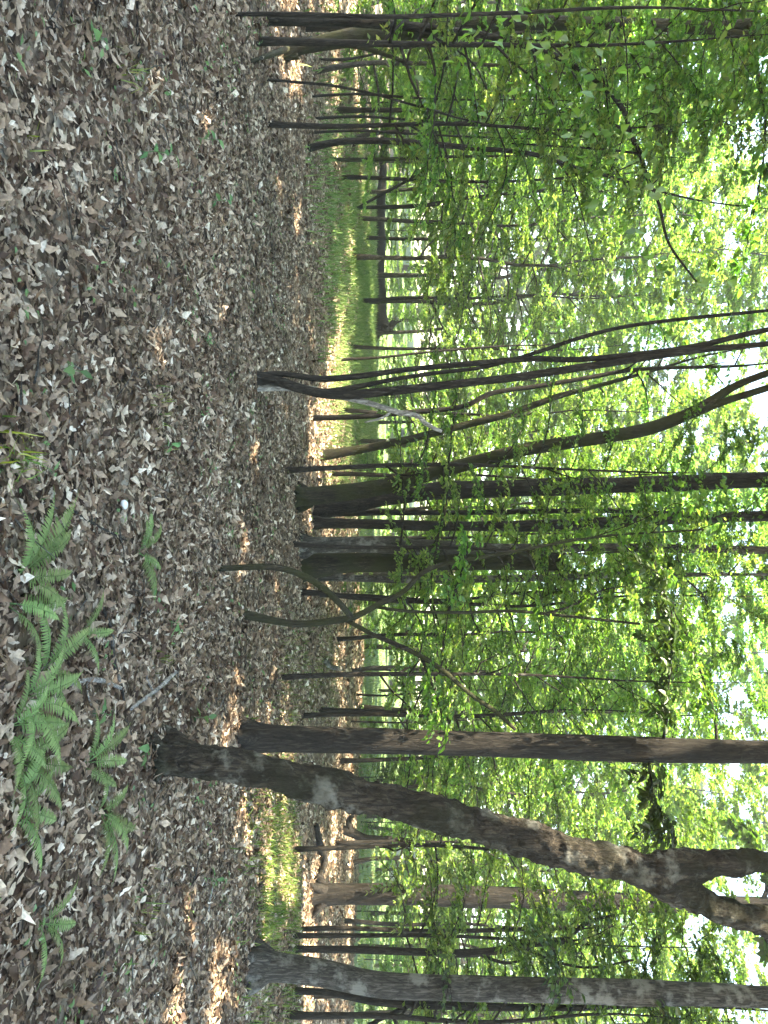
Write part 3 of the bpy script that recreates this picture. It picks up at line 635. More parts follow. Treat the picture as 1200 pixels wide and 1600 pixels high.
# --- arching limb high on the left, with large leaves
AB = 6.6
LARC = [(34, 500, 14), (38, 600, 14), (48, 700, 12), (58, 770, 10), (80, 850, 9), (105, 900, 9), (140, 950, 9), (180, 978, 8), (206, 983, 7), (240, 1000, 7), (280, 1012, 6), (320, 1030, 5), (380, 1045, 4), (440, 1088, 3)]
arch, _ = pix_tree('arching_tree', 'dark stem arching over the dim tangle, hung with large leaves', 'tree', [(30, 415, 15)] + LARC, 0, B_DARK, None, seed=61, flare=.3, sides=10,
    forks=[dict(pts=[(205, 983, 5), (190, 950, 4), (170, 930, 3)], crown=False), dict(pts=[(110, 905, 4), (108, 940, 3), (100, 985, 3)], crown=False), dict(pts=[(240, 1000, 4), (232, 930, 4), (228, 860, 3), (224, 800, 3)], crown=False),
           dict(pts=[(60, 775, 4), (85, 790, 3), (120, 800, 3), (165, 790, 2)], crown=False), dict(pts=[(42, 640, 5), (70, 700, 4), (100, 740, 3), (140, 760, 2)], crown=False)])
BIG = []
for k in range(4):
    mb = MB(); leaves(mb, [[0, 0, 0]], np.array([[1., 0, 0]]), np.array([[0, 0, 1.]]), 1.0, .50 + .06 * k, LEAF3, .2 + .1 * k, .12 + .08 * k, rnd=np.array([.2 + .2 * k]))
    BIG.append(mb.mesh('leaf', M_LEAF))
aloc = np.array(arch.location)
for k in range(280):
    q = LARC[int(rng.integers(2, len(LARC)))]; u = q[0] + rng.normal(0, 55) ; v = q[1] + rng.normal(-10, 60)
    if v < 640: continue
    p = P(u, v, AB + rng.normal(0, .5)) - aloc
    d = norm(rng.normal(0, 1, 3) + np.array([0, 0, -.5])); nr = rng.normal(0, .8, 3) + np.array([0, -.3, .8]); nr = norm(nr - d * nr.dot(d)); s_ = np.cross(nr, d); f = rng.uniform(.07, .125)
    o = obj('leaf', BIG[int(rng.integers(4))], arch)
    o.matrix_local = Matrix(((d[0] * f, s_[0] * f, nr[0] * f, p[0]), (d[1] * f, s_[1] * f, nr[1] * f, p[1]), (d[2] * f, s_[2] * f, nr[2] * f, p[2]), (0, 0, 0, 1)))

# ------------------------------------------------------------------ leafy understory: six grown forms, then copies
def grown(H, r0, f0, nl, ll_, tw, lpt, le, mat, bark, tmpl=LEAF2, elev=.35, sides=7, nm='sapling', wt=True):
    n = 16; z = np.linspace(-.1, H, n); a, b = rng.uniform(0, 6.28, 2); am = H * .009
    S = np.stack([am * np.sin(z * .9 + a) + am * .6 * np.sin(z * 2.1 + b), am * np.sin(z * .8 + b), z], 1); S[:, :2] -= S[0, :2]
    R = r0 * (1 - .9 * np.linspace(0, 1, n) ** .9)
    mb = MB(); bag = LeafBag(); tube(mb, S, R, sides, .08, .3, int(H * 10)); grow_limbs(mb, bag, S, R, f0, .99, nl, ll_, tw, lpt, le, elev, wood_twigs=wt)
    return mb.mesh('trunk', bark, True), crown_mesh('crown', bag, mat, tmpl, .52)
FORMS = [
    ('sparse', grown(7.0, .045, .22, 24, 2.0, 16, 14, .072, M_LEAF, B_THIN)),
    ('bushy', grown(5.2, .035, .26, 28, 1.7, 18, 20, .068, M_SPRING, B_THIN)),
    ('airy', grown(8.5, .055, .20, 30, 2.4, 18, 17, .080, M_SPRING, B_DARK)),
    ('dense', grown(6.2, .05, .23, 32, 2.0, 19, 20, .075, M_LEAF, B_THIN)),
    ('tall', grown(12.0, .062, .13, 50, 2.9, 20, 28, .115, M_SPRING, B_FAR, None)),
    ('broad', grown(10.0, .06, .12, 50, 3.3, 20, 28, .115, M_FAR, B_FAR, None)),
    ('shrub', grown(2.3, .02, .10, 26, 1.0, 14, 16, .075, M_LEAF, B_THIN)),
]
PROTO = {}
def plant(form, x, y, label, cat='sapling', group=None, scale=1.0, rz=None, forms=FORMS, name=None):
    me = dict(forms)[form]
    o = empty(name or 'leafy_sapling', (x, y, float(gh(x, y))), label, cat, group)
    o.rotation_euler[2] = rng.uniform(0, 6.28) if rz is None else rz; o.scale = (scale,) * 3
    obj('trunk', me[0], o); obj('crown', me[1], o)['kind'] = 'stuff'; return o
LM = [(20, 'the mossy slanting trunk'), (125, 'the long leaning stem'), (225, 'the bent dark trunk'), (325, 'the forked stem on the bank'), (450, 'the grassy bank'), (590, 'the slim stem cluster'),
      (700, 'the mossy leaning stem'), (775, 'the curving trunk'), (860, 'the middle clump'), (960, 'the wavy sapling'), (1070, 'the bright lawn gap'), (1155, 'the straight dark trunk'),
      (1260, 'the thick leaning tree'), (1400, 'the ditch trunk'), (1515, 'the grey flared trunk')]
UNDER = [ # u, distance, form, scale
    (60, 7.6, 'dense', .85), (190, 8.2, 'bushy', .95), (735, 9.6, 'sparse', .85), (850, 9.8, 'bushy', 1.0), (925, 10.6, 'airy', .75), (1060, 9.2, 'sparse', .8),
    (1120, 11, 'bushy', 1.1), (1330, 10.5, 'sparse', .85), (1465, 9.6, 'bushy', 1.0), (1590, 9.0, 'dense', .85),
    (40, 11, 'dense', 1.0), (110, 13, 'broad', .8), (170, 16, 'dense', 1.25), (70, 19, 'tall', 1.0), (215, 21, 'broad', 1.0), (10, 24, 'broad', 1.1),
    (400, 20, 'tall', 1.1), (470, 27, 'tall', 1.4), (340, 23, 'tall', 1.1), (1010, 26, 'tall', 1.3), (1105, 24, 'tall', 1.25), (1275, 27, 'tall', 1.35), (430, 33, 'tall', 1.75), (700, 28, 'tall', 1.4), (275, 17, 'airy', .95), (370, 26, 'sparse', 1.5), (300, 25, 'tall', 1.1), (470, 24, 'airy', 1.2),
    (540, 20, 'bushy', 1.5), (640, 17, 'airy', .9), (690, 23, 'tall', 1.0), (740, 15, 'dense', 1.0), (790, 19, 'broad', .95), (845, 14.5, 'bushy', 1.2),
    (900, 18, 'tall', .9), (930, 13, 'sparse', .95), (1000, 16, 'airy', .9), (1050, 21, 'broad', .95), (1110, 14, 'dense', .95),
    (1190, 17, 'airy', 1.0), (1230, 22, 'tall', 1.0), (1320, 16, 'bushy', 1.3), (1350, 21, 'broad', 1.0), (1440, 18, 'airy', 1.0), (1480, 23, 'tall', 1.0), (1560, 14, 'sparse', 1.0), (1590, 19, 'broad', 1.0)]
seen = set()
WORD = {'sparse': 'sparsely leaved', 'bushy': 'bushy yellow-green', 'airy': 'airy bright green', 'dense': 'densely leaved dark green', 'tall': 'tall leafy', 'broad': 'broad leafy'}
for u, d, form, s in UNDER:
    lm_ = min(LM, key=lambda q: abs(q[0] - u))
    for rel in ('growing behind', 'filling the space far behind', 'rising next to and beyond', 'deep behind', 'close behind', 'spreading its twigs behind'):
        lab = f'{WORD[form]} young tree {rel} {lm_[1]}'
        if lab not in seen: break
    seen.add(lab)
    x = (u - 800) / FPX * d; plant(form, x, d, lab, 'sapling', 'leafy young trees among the trunks', s)

for u, d, s_ in ((30, 14, 1.0), (95, 17, 1.2), (160, 21, 1.3), (205, 26, 1.3), (610, 24, .8), (735, 22, .9), (925, 17, .7), (985, 23, .8), (1150, 21, .7), (1215, 25, 1.0), (1285, 24, 1.0), (1425, 22, .9), (1500, 26, 1.1), (1585, 20, 1.0)):
    lm_ = min(LM, key=lambda q: abs(q[0] - u)); lab = f'low leafy shrub on the ground behind {lm_[1]}'
    if lab in seen: lab = f'second low shrub further behind {lm_[1]}'
    seen.add(lab); plant('shrub', (u - 800) / FPX * d, d, lab, 'shrub', 'low shrubs among the trunks', s_, name='leafy_shrub')

# ------------------------------------------------------------------ far tree line across the lawn and pond
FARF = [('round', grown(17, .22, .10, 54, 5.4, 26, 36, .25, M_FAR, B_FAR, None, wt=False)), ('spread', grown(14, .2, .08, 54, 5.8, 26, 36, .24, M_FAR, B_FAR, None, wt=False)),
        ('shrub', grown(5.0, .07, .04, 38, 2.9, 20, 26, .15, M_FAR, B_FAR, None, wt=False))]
def uniq(fmt, x, y):
    lm_ = min(LM, key=lambda q: abs(q[0] - (800 + FPX * x / y)))
    for o in ('', 'second ', 'third ', 'fourth ', 'fifth '):
        lab = (o + fmt).replace('@', lm_[1])
        if lab not in seen: break
    seen.add(lab); return lab
for k in range(17):
    x = -52 + 104 * k / 16 + rng.normal(0, 1.2); y = 57 + rng.uniform(-3, 5)
    u = 800 + FPX * x / y; lm_ = min(LM, key=lambda q: abs(q[0] - u)); tn = ('tall', 'low')[k % 2]
    lab = f'sunlit {tn} tree of the far tree line seen beyond {lm_[1]}'
    if lab in seen: lab = f'second sunlit {tn} tree of the far tree line beyond {lm_[1]}'
    seen.add(lab)
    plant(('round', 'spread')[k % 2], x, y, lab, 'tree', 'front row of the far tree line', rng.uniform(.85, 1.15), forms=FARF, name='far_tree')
for k in range(20):
    x = -80 + 160 * k / 19 + rng.normal(0, 2); y = 76 + rng.uniform(-4, 6)
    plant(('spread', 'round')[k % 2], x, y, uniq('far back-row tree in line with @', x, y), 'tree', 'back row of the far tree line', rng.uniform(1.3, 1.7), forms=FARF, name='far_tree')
for k in range(22):
    x = -46 + 92 * k / 21 + rng.normal(0, 1.5); y = 52 + rng.uniform(-3, 3)
    plant('shrub', x, y, uniq('far low shrub in line with @', x, y), 'shrub', 'shrubs below the far tree line', rng.uniform(.6, 1.0), forms=FARF, name='far_shrub')
MID = [(60, 30), (170, 36), (250, 33), (340, 60), (520, 34), (600, 29), (660, 36), (730, 30), (800, 27), (870, 34), (940, 28), (1010, 33), (1080, 38), (1150, 29), (1220, 34), (1290, 28), (1360, 35), (1430, 30), (1510, 34), (1580, 28)]
for k, (u, d) in enumerate(MID):
    lm_ = min(LM, key=lambda q: abs(q[0] - u)); lab = f'leafy tree at the lawn edge beyond {lm_[1]}'
    if lab in seen: lab = f'second leafy tree at the lawn edge behind {lm_[1]}'
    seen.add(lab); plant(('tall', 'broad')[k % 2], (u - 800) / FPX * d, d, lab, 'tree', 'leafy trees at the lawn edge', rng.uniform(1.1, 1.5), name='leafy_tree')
for k, (u, d) in enumerate(((150, 30), (225, 38), (290, 42), (360, 39), (430, 43), (500, 38), (560, 42), (620, 36), (690, 44), (760, 34), (840, 40), (910, 36), (970, 44), (1160, 40), (1230, 34), (1300, 42), (1370, 37), (1440, 43), (1520, 36), (1600, 41))):
    lm_ = min(LM, key=lambda q: abs(q[0] - u)); lab = f'bright green bush on the lawn beyond {lm_[1]}'
    if lab in seen: lab = f'second bright green bush on the lawn beyond {lm_[1]}'
    seen.add(lab); plant('shrub', (u - 800) / FPX * d, d, lab, 'bush', 'bushes on the lawn', rng.uniform(.38, .7), forms=FARF, name='lawn_bush')
# nearer woods on the dim side and unseen trees added beside the frame to shade the floor
for k, (x, y, form, s) in enumerate(((-12, 17, 'broad', 1.1), (-17, 25, 'tall', 1.2), (-21, 31, 'broad', 1.3), (-26, 39, 'tall', 1.4), (-30, 48, 'broad', 1.5), (-14, 29, 'tall', 1.2))):
    plant(form, x, y, f"{('nearest', 'second nearest', 'third nearest', 'fourth', 'farthest', 'innermost')[k]} {form} leafy tree closing the dim side of the woods", 'tree', 'trees closing the dim side', s, name='leafy_tree')

# unseen trees added beside and behind the viewpoint; their crowns shade the floor
ROOF = [grown(11.5, .15, .55, 20, 4.2, 18, 30, .27, M_LEAF, B_DARK, None, elev=.45, wt=False) for _ in range(2)]
def roof_tree(k, x, y, s_, label):
    o = empty('added_shade_tree', (x, y, float(gh(x, y))), label, 'tree', 'added shade trees around the viewpoint'); o.scale = (s_,) * 3
    obj('trunk', ROOF[k][0], o)
    me = ROOF[k][1].copy(); n = len(me.vertices); co = np.empty(n * 3, np.float32); me.vertices.foreach_get('co', co); co = co.reshape(-1, 3)
    p = co * s_ + np.array([x, y, float(gh(x, y))]); kp = np.repeat(sun_gap(p.reshape(-1, 4, 3)[:, 0]), 4); rd = np.empty(n, np.float32); me.attributes['rnd'].data.foreach_get('value', rd)
    c2 = co[kp]; m = len(c2) // 4; b_ = np.arange(m)[:, None] * 4
    bpy.data.meshes.remove(me)
    obj('crown', mk_mesh('crown', c2, None, np.concatenate([b_ + [0, 1, 2], b_ + [0, 2, 3]]), rd[kp], M_LEAF), o)['kind'] = 'stuff'
for k, (x, y, s_, lab) in enumerate(((-7.5, 6.0, 1.0, 'added shade tree beside the dim tangle with a high crown'), (-3.5, -3.0, 1.0, 'added shade tree standing behind the viewpoint'), (3.8, -2.2, 1.0, 'added shade tree behind the viewpoint near the ferns'),
        (8.2, 6.2, 1.0, 'added shade tree past the grey flared trunk'), (-9.5, 12.0, 1.05, 'added shade tree beyond the dim tangle with a spreading crown'), (10.8, 12.0, 1.05, 'added shade tree beyond the far end of the ditch'), (-5.6, 4.6, 1.0, 'added shade tree at the near end of the litter'), (-2.4, 1.9, 1.2, 'added shade tree close beside the viewpoint over the litter'), (1.6, .3, 1.2, 'added shade tree close beside the viewpoint near the ferns'), (-4.2, 2.6, 1.1, 'added shade tree over the litter one step past the nearest one'), (-9.0, 10.4, 1.15, 'added straight shade tree rising beyond the dim tangle'), (-5.3, 7.2, 1.05, 'added shade tree just beside the dim tangle'), (-3.3, .6, 1.1, 'added shade tree one step behind the viewpoint'), (-6.0, 1.2, 1.0, 'added shade tree at the near corner over the litter'), (-1.0, -1.2, 1.05, 'added shade tree right behind the viewpoint'), (4.6, 3.4, 1.0, 'added shade tree beside the viewpoint past the ferns'))):
    roof_tree(k % 2, x, y, s_, lab)

# ------------------------------------------------------------------ ferns
def frond_mesh(L, wmax, arch, seed):
    g = np.random.default_rng(seed); n = 26; t = np.linspace(0, 1, 14)
    C = np.stack([L * t * (1 - .12 * arch * t), .03 * L * np.sin(3 * t + seed), L * arch * (t * .9 - 1.05 * t ** 2)], 1)
    mb = MB(); tube(mb, C, np.linspace(.0035, .0008, 14), 4)
    s = np.linspace(.16, .99, n); p = np.stack([np.interp(s, t, C[:, k]) for k in range(3)], 1)
    tan = norm(np.stack([np.interp(s, t, np.gradient(C[:, k])) for k in range(3)], 1))
    ln = wmax * np.sin(np.pi * np.clip(s * .82 + .16, 0, 1)) ** .8 * (1.02 - s ** 4)
    for sg in (-1, 1):
        d = norm(tan * .45 + np.array([0, sg, 0]) + g.normal(0, .06, (n, 3)) + np.array([0, 0, -.1]))
        leaves(mb, p, d, np.tile([0, 0, 1.], (n, 1)) + g.normal(0, .12, (n, 3)), ln, np.minimum(L / n * .72, ln * .4), (np.array([0, .25, .65, 1.]), np.array([.5, 1., .7, .05])), .15, .25, rnd=np.clip(s * .5 + g.random(n) * .4, 0, 1))
    return mb.mesh('frond', M_FERN)
FR = [frond_mesh(.42, .052, .5, 1), frond_mesh(.36, .044, .75, 2), frond_mesh(.46, .055, .35, 3), frond_mesh(.30, .036, .6, 4)]
def fern(u, v, label, fronds):
    b = ground_hit(u, v); o = empty('fern', b, label, 'fern')
    for (az, tilt, k, s) in fronds:
        f = obj('frond', FR[k], o); f.rotation_euler = (rng.normal(0, .15), -tilt, math.radians(az)); f.scale = (s,) * 3; f.location = (0, 0, .01)
# azimuth 0 = scene right (picture down), 90 = away (picture right)
fern(905, 18, 'largest fern, arching fronds over the leaves near the white stone', [(140, .3, 2, 1.1), (118, .2, 0, 1.1), (165, .35, 0, 1.0), (60, .4, 1, .9), (200, .3, 1, 1.0), (95, .5, 1, .9)])
fern(945, 8, 'fern with one broad frond pointing straight away from the camera', [(88, .15, 2, 1.0), (30, .3, 3, 1.0), (70, .5, 1, .8)])
fern(1050, 62, 'fern with narrow fronds tangled around a pale stick', [(120, .3, 0, .9), (165, .2, 1, 1.0), (210, .2, 0, 1.0), (60, .4, 1, .8), (20, .3, 3, 1.0)])
fern(1095, 28, 'pale yellow-green fern clump in front of the pale stick', [(60, .5, 1, 1.0), (100, .4, 0, .9), (140, .4, 1, .9), (20, .4, 0, .9), (180, .3, 3, 1.0), (330, .3, 1, .9)])
fern(1190, 15, 'fern whose comb-like frond points at the foot of the leaning tree', [(70, .2, 2, 1.0), (40, .3, 0, 1.0), (110, .4, 1, 1.0), (5, .3, 0, .9), (340, .2, 1, .9)])
fern(1195, 128, 'fern growing closest to the foot of the leaning tree', [(110, .35, 0, .95), (150, .4, 1, .9), (80, .5, 1, .9), (45, .4, 3, 1.0), (170, .2, 3, 1.0)])
fern(1268, 148, 'fern with long fronds spreading beside the leaning tree foot', [(15, .15, 0, 1.1), (55, .3, 2, .9), (345, .2, 1, 1.0), (100, .3, 3, 1.0), (200, .2, 1, .9), (30, .4, 1, 1.0)])
fern(862, 212, 'thin faded fern behind the white stone', [(160, .2, 3, 1.1), (130, .3, 1, .9), (30, .15, 0, 1.0), (60, .3, 3, 1.0), (190, .3, 3, .9)])
fern(1440, 55, 'small lone fern on the leaves past the leaning tree', [(60, .3, 3, 1.0), (20, .3, 1, .8), (110, .4, 3, .9), (330, .3, 3, .9)])
fern(1140, 4, 'pale fern at the near edge past the yellow-green clump', [(80, .35, 0, .9), (130, .4, 1, .8), (40, .3, 3, 1.1), (160, .2, 3, 1.0), (350, .3, 1, .8)])
fern(1262, 12, 'fern at the near edge with a frond reaching past the leaning tree', [(20, .25, 0, .9), (60, .35, 1, .9), (110, .3, 3, 1.0), (150, .3, 0, .8)])
fern(985, 120, 'small dim fern between the largest fern and the crossed sticks', [(80, .4, 3, .9), (140, .3, 3, .9), (20, .3, 3, .9)])

# ------------------------------------------------------------------ seedlings, tufts, grass
SL = []
for k in range(3):
    mb = MB(); leaves(mb, [[0, 0, 0]], np.array([[1., 0, .0]]), np.array([[0, 0, 1.]]), .075, .032 + .006 * k, LEAF3, .25, .3, rnd=np.array([.3 * k])); SL.append(mb.mesh('leaf', M_SEED))
def seedling(u, v, h, n, label):
    b = ground_hit(u, v); o = empty('seedling', b, label, 'seedling'); mb = MB()
    pts = branch_path((0, 0, -.01), (rng.normal(0, .3), rng.normal(0, .3), 1), h, 5); tube(mb, pts, np.linspace(.003, .0012, 5), 5)
    obj('stem', mb.mesh('stem', M_SEED), o)
    for k in range(n):
        s = .35 + .65 * k / max(1, n - 1); f = obj('leaf', SL[k % 3], o)
        f.location = [float(np.interp(s * 4, range(5), pts[:, c])) for c in range(3)]; f.rotation_euler = (rng.normal(0, .3), rng.normal(-.2, .3), k * 2.6 + rng.normal(0, .3)); f.scale = (rng.uniform(.8, 1.3),) * 3
seedling(232, 212, .24, 6, 'blue-green seedling standing upright among leaves below the bent dark trunk')
seedling(215, 300, .22, 6, 'seedling with two leaf tiers a step beyond the blue-green one')
seedling(318, 328, .18, 5, 'slim seedling between the tiered seedling and the grassy bank')
seedling(700, 246, .15, 5, 'seedling with broad pale leaves in the open litter before the curving trunk')
seedling(525, 312, .13, 4, 'small seedling in front of the slim stem cluster')
seedling(575, 92, .10, 4, 'short seedling low in the near leaves')
seedling(968, 262, .12, 4, 'seedling beside the dark hollow near the wavy sapling')
seedling(1120, 300, .12, 4, 'seedling next to the foot of the straight dark trunk')
seedling(1185, 215, .10, 5, 'leafy seedling touching the foot of the leaning tree')
seedling(1372, 318, .20, 7, 'lime sprig standing in a sun patch past the leaning tree')
seedling(1115, 145, .09, 4, 'tiny seedling among the sticks and ferns')
seedling(70, 130, .12, 4, 'seedling near the photo corner with arching dry stalk')
def tuft(u, v, n, h, sp, label, mat=M_LIME):
    b = ground_hit(u, v); mb = MB(); q = rng.normal(0, sp, (n, 3)); q[:, 2] = 0; cross_blades(mb, q, h * rng.uniform(.5, 1.2, n), .008, 1.0)
    tag(obj('grass_tuft', mb.mesh('grass_tuft', mat), None, b), label, 'grass', kind='stuff')
tuft(685, 8, 12, .16, .05, 'lime grass tuft at the near edge of the leaves')
tuft(722, 16, 26, .12, .06, 'wiry grass tuft beside the lime blades', M_GRASS)
tuft(215, 40, 5, .12, .02, 'single lime blade cluster on the near litter')
tuft(120, 200, 20, .14, .08, 'faint grass tuft near a thin dark twig', M_GRASS)
tuft(640, 245, 26, .10, .12, 'sparse low grass in the middle of the litter', M_GRASS)
tuft(1440, 215, 22, .14, .10, 'sparse grass beside a twig past the leaning tree', M_GRASS)
tuft(1030, 250, 18, .12, .08, 'dim grass tuft by the crossed sticks', M_GRASS)
def grass_area(name, label, poly, n, h, wd, mat=M_GRASS, fz=.4):
    us = np.array([p[0] for p in poly], float); vs = np.array([p[1] for p in poly], float)
    G = np.array([ground_hit(*p)[:2] for p in poly]); lo, hi = G.min(0), G.max(0)
    q = rng.uniform(lo - fz * 2, hi + fz * 2, (n * 4, 2)); jq = q + rng.normal(0, fz, q.shape); ins = np.zeros(len(q), bool); m = len(G)
    for a in range(m):
        x1, y1 = G[a]; x2, y2 = G[(a + 1) % m]
        c = ((y1 > jq[:, 1]) != (y2 > jq[:, 1])) & (jq[:, 0] < (x2 - x1) * (jq[:, 1] - y1) / (y2 - y1 + 1e-9) + x1); ins ^= c
    q = q[ins]; ns = np.sin(q[:, 0] * 2.1) * np.sin(q[:, 1] * 1.7) + .6 * np.sin(q[:, 0] * 5.3 + q[:, 1] * 3.1)
    q = q[(ns + rng.normal(0, .6, len(q))) > -.35][:n]
    mb = MB(); p = np.stack([q[:, 0], q[:, 1], gh(q[:, 0], q[:, 1])], 1); cross_blades(mb, p, h * rng.uniform(.5, 1.25, len(p)), wd, 1.0)
    tag(obj(name, mb.mesh(name, mat)), label, 'grass', kind='stuff')
grass_area('grass', 'low green growth on the bank before the fallen trunk', [(255, 495), (330, 500), (420, 505), (480, 515), (545, 525), (580, 550), (570, 586), (440, 586), (300, 586), (240, 550)], 26000, .22, .022, M_BANK, fz=1.2)
grass_area('grass', 'pale sunlit growth behind the slim stem cluster and the mossy leaning stem', [(560, 512), (660, 508), (745, 505), (760, 560), (740, 585), (600, 585)], 9000, .20, .022, M_BANK, fz=1.0)
grass_area('grass', 'strip of grass crossing in front of the leafy ditch', [(1215, 400), (1330, 392), (1450, 396), (1640, 392), (1640, 455), (1500, 452), (1380, 462), (1240, 452)], 5200, .13, .012, fz=.5)
grass_area('grass', 'small bright grass patch beside the straight trunk', [(1095, 425), (1125, 420), (1130, 455), (1100, 452)], 500, .13, .009)
grass_area('grass', 'thin grass in the dim floor by the middle gap', [(990, 420), (1080, 430), (1120, 520), (1000, 525)], 1500, .12, .009)
mb = MB(); q = np.stack([rng.uniform(-26, 26, 26000), rng.uniform(22, 46, 26000)], 1); q = q[lawn_mask(q[:, 0], q[:, 1])]
cross_blades(mb, np.stack([q[:, 0], q[:, 1], gh(q[:, 0], q[:, 1])], 1), .14, .02, 1.0)
tag(obj('lawn_grass', mb.mesh('lawn_grass', M_GRASS)), 'grass blades on the sunlit lawn beyond the trunks', 'grass', kind='stuff')

# tiny weeds between the leaves
c = []
for y0, y1, n in ((2.5, 5, 60), (5, 9, 130), (9, 16, 200)):
    x, y = scatter(y0, y1, 3, .5); k = rng.permutation(len(x))[:n]; c.append(np.stack([x[k], y[k]], 1))
c = np.concatenate(c); q = np.repeat(c, 7, 0); q = q + rng.normal(0, .07, q.shape)
az = rng.uniform(0, 6.28, len(q)); d = np.stack([np.cos(az), np.sin(az), rng.uniform(0, .7, len(q))], 1)
mb = MB(); leaves(mb, np.stack([q[:, 0], q[:, 1], gh(q[:, 0], q[:, 1]) + rng.uniform(.03, .07, len(q))], 1), d, np.array([0, 0, 1.]) + rng.normal(0, .4, (len(q), 3)), rng.uniform(.02, .055, len(q)), rng.uniform(.012, .026, len(q)), LEAF2)
tag(obj('weeds', mb.mesh('weeds', M_SEED)), 'tiny green weeds sprinkled between the dry leaves', 'weeds', kind='stuff')

# ------------------------------------------------------------------ sticks, stone, log
def stick(name, label, pts, bark, cat='stick', subs=()):
    def path(pts):
        W = []; R = []
        for u, v, wpx in pts:
            h = ground_hit(u, v); r = wpx / 2 / FPX * h[1]; W.append(h + np.array([0, 0, .022 + r])); R.append(r)
        return np.array(W), np.array(R)
    W, R = path(pts); S, SR = resample(W, R, 16); mb = MB(); tube(mb, S, SR, 7, .1, 0, int(pts[0][0]))
    o = tag(obj(name, mb.mesh(name, bark, True, S[0]), None, S[0]), label, cat)
    for s in subs:
        W2, R2 = path(s); S2, SR2 = resample(W2, R2, 8); m2 = MB(); tube(m2, S2, SR2, 6, .1); obj('side_twig', m2.mesh('side_twig', bark, True, S[0]), o)
stick('fallen_stick', 'pale curved stick lying among the ferns', [(1072, 92, 5), (1062, 125, 7), (1064, 150, 8), (1076, 182, 6)], B_PALE, subs=[[(1064, 128, 3), (1080, 128, 3), (1102, 134, 2)]])
stick('fallen_stick', 'long grey stick running past the end of the pale curved one', [(950, 152, 5), (985, 165, 6), (1030, 168, 7), (1070, 180, 6), (1098, 186, 4)], B_GREY)
stick('fallen_stick', 'straight pale stick pointing from the ferns towards the wavy sapling', [(1108, 196, 5), (1095, 212, 6), (1075, 240, 7), (1050, 266, 7)], B_PALE, subs=[[(1080, 232, 3), (1060, 222, 3), (1040, 224, 2)]])
stick('fallen_twig', 'thin dark twig lying straight near the photo corner', [(-10, 207, 4), (40, 206, 4.5), (80, 208, 4.5), (112, 208, 3)], B_DARK)
stick('fallen_twig', 'thin twig lying on the near litter past the leaning tree', [(1465, 150, 3.5), (1500, 152, 4), (1525, 147, 4.5), (1522, 145, 3)], B_GREY)
stick('fallen_twig', 'pale curved twig at the edge of the sun patch', [(1385, 327, 3), (1405, 322, 3.5), (1430, 318, 4), (1448, 308, 3)], B_PALE)
stick('fallen_twig', 'fine twig reaching across from the largest fern', [(790, 95, 3), (808, 120, 4), (825, 150, 4), (845, 190, 3)], B_GREY)
stick('fallen_twig', 'dark short twig lying in the far litter under the dim tangle', [(128, 335, 3.5), (146, 333, 4.5), (158, 334, 3)], B_DARK)
stick('fallen_branch', 'mossy fallen branch lying before the dim mossy trunk', [(96, 385, 5), (84, 420, 9), (70, 455, 10), (60, 480, 8)], B_MOSS, 'branch')
stick('fallen_log', 'dark fallen log lying in the leafy ditch', [(1290, 488, 9), (1320, 493, 11), (1345, 500, 11), (1375, 492, 9)], B_DARK, 'log')
stick('fallen_log', 'grey fallen log on the litter beyond the wavy sapling', [(1030, 500, 6), (1042, 512, 9), (1045, 528, 8)], B_GREY, 'log')
# fallen tree with its root plate, lying beyond the grassy bank
FD = ground_hit(400, 586)[1]
W, R = pix_path([(185, 607, 7), (230, 600, 11), (275, 598, 12), (330, 594, 15), (375, 596, 14), (420, 592, 17), (460, 595, 16), (490, 595, 19), (508, 598, 23)], FD)
org = np.array([W[-1][0], W[-1][1], float(gh(W[-1][0], W[-1][1]))]); S, SR = resample(W, R, 60); mb = MB(); tube(mb, S, SR, 12, .22, 0, 5)
ft = empty('fallen_tree', org, 'dark fallen tree trunk lying beyond the grassy bank, root plate upturned', 'fallen tree'); obj('trunk', mb.mesh('trunk', B_DARK, True, org), ft)
mb = MB(); c0 = P(512, 600, FD)
for k in range(16):
    az = k * 2.4; dv = np.array([.25 * math.sin(k * 1.7), .8 * math.cos(az), math.sin(az)]); ln = rng.uniform(.35, .95)
    p = branch_path(c0, dv, ln, 6, .05, .22); tube(mb, p, np.linspace(.20, .02, 6), 7, .15, 0, k)
obj('root_plate', mb.mesh('root_plate', B_DARK, True, org), ft)
for q in ([(405, 600, 4), (402, 612, 3), (398, 622, 2)], [(412, 586, 4), (404, 596, 4), (400, 606, 2)], [(300, 600, 5), (292, 622, 4), (288, 650, 2)]):
    W, R = pix_path(q, FD - .25); S, SR = resample(W, R, 8); mb = MB(); tube(mb, S, SR, 6); obj('branch', mb.mesh('branch', B_PALE, True, org), ft)
# small broken twigs strewn through the litter
mb = MB()
for k in range(260):
    y = float(rng.uniform(2.4, 11)); x = float(rng.uniform(-.75, .75) * y); az = rng.uniform(0, 6.28); ln = rng.uniform(.08, .34)
    p = branch_path((x, y, float(gh(x, y)) + .035), (math.cos(az), math.sin(az), rng.uniform(-.05, .15)), ln, 5, .01, .16); p[:, 2] = np.maximum(p[:, 2], gh(p[:, 0], p[:, 1]) + .02)
    tube(mb, p, np.linspace(rng.uniform(.003, .006), .0015, 5), 4)
tw = obj('twig_litter', mb.mesh('twig_litter', B_GREY, True)); tag(tw, 'small broken twigs strewn through the fallen leaves', 'twigs', kind='stuff')
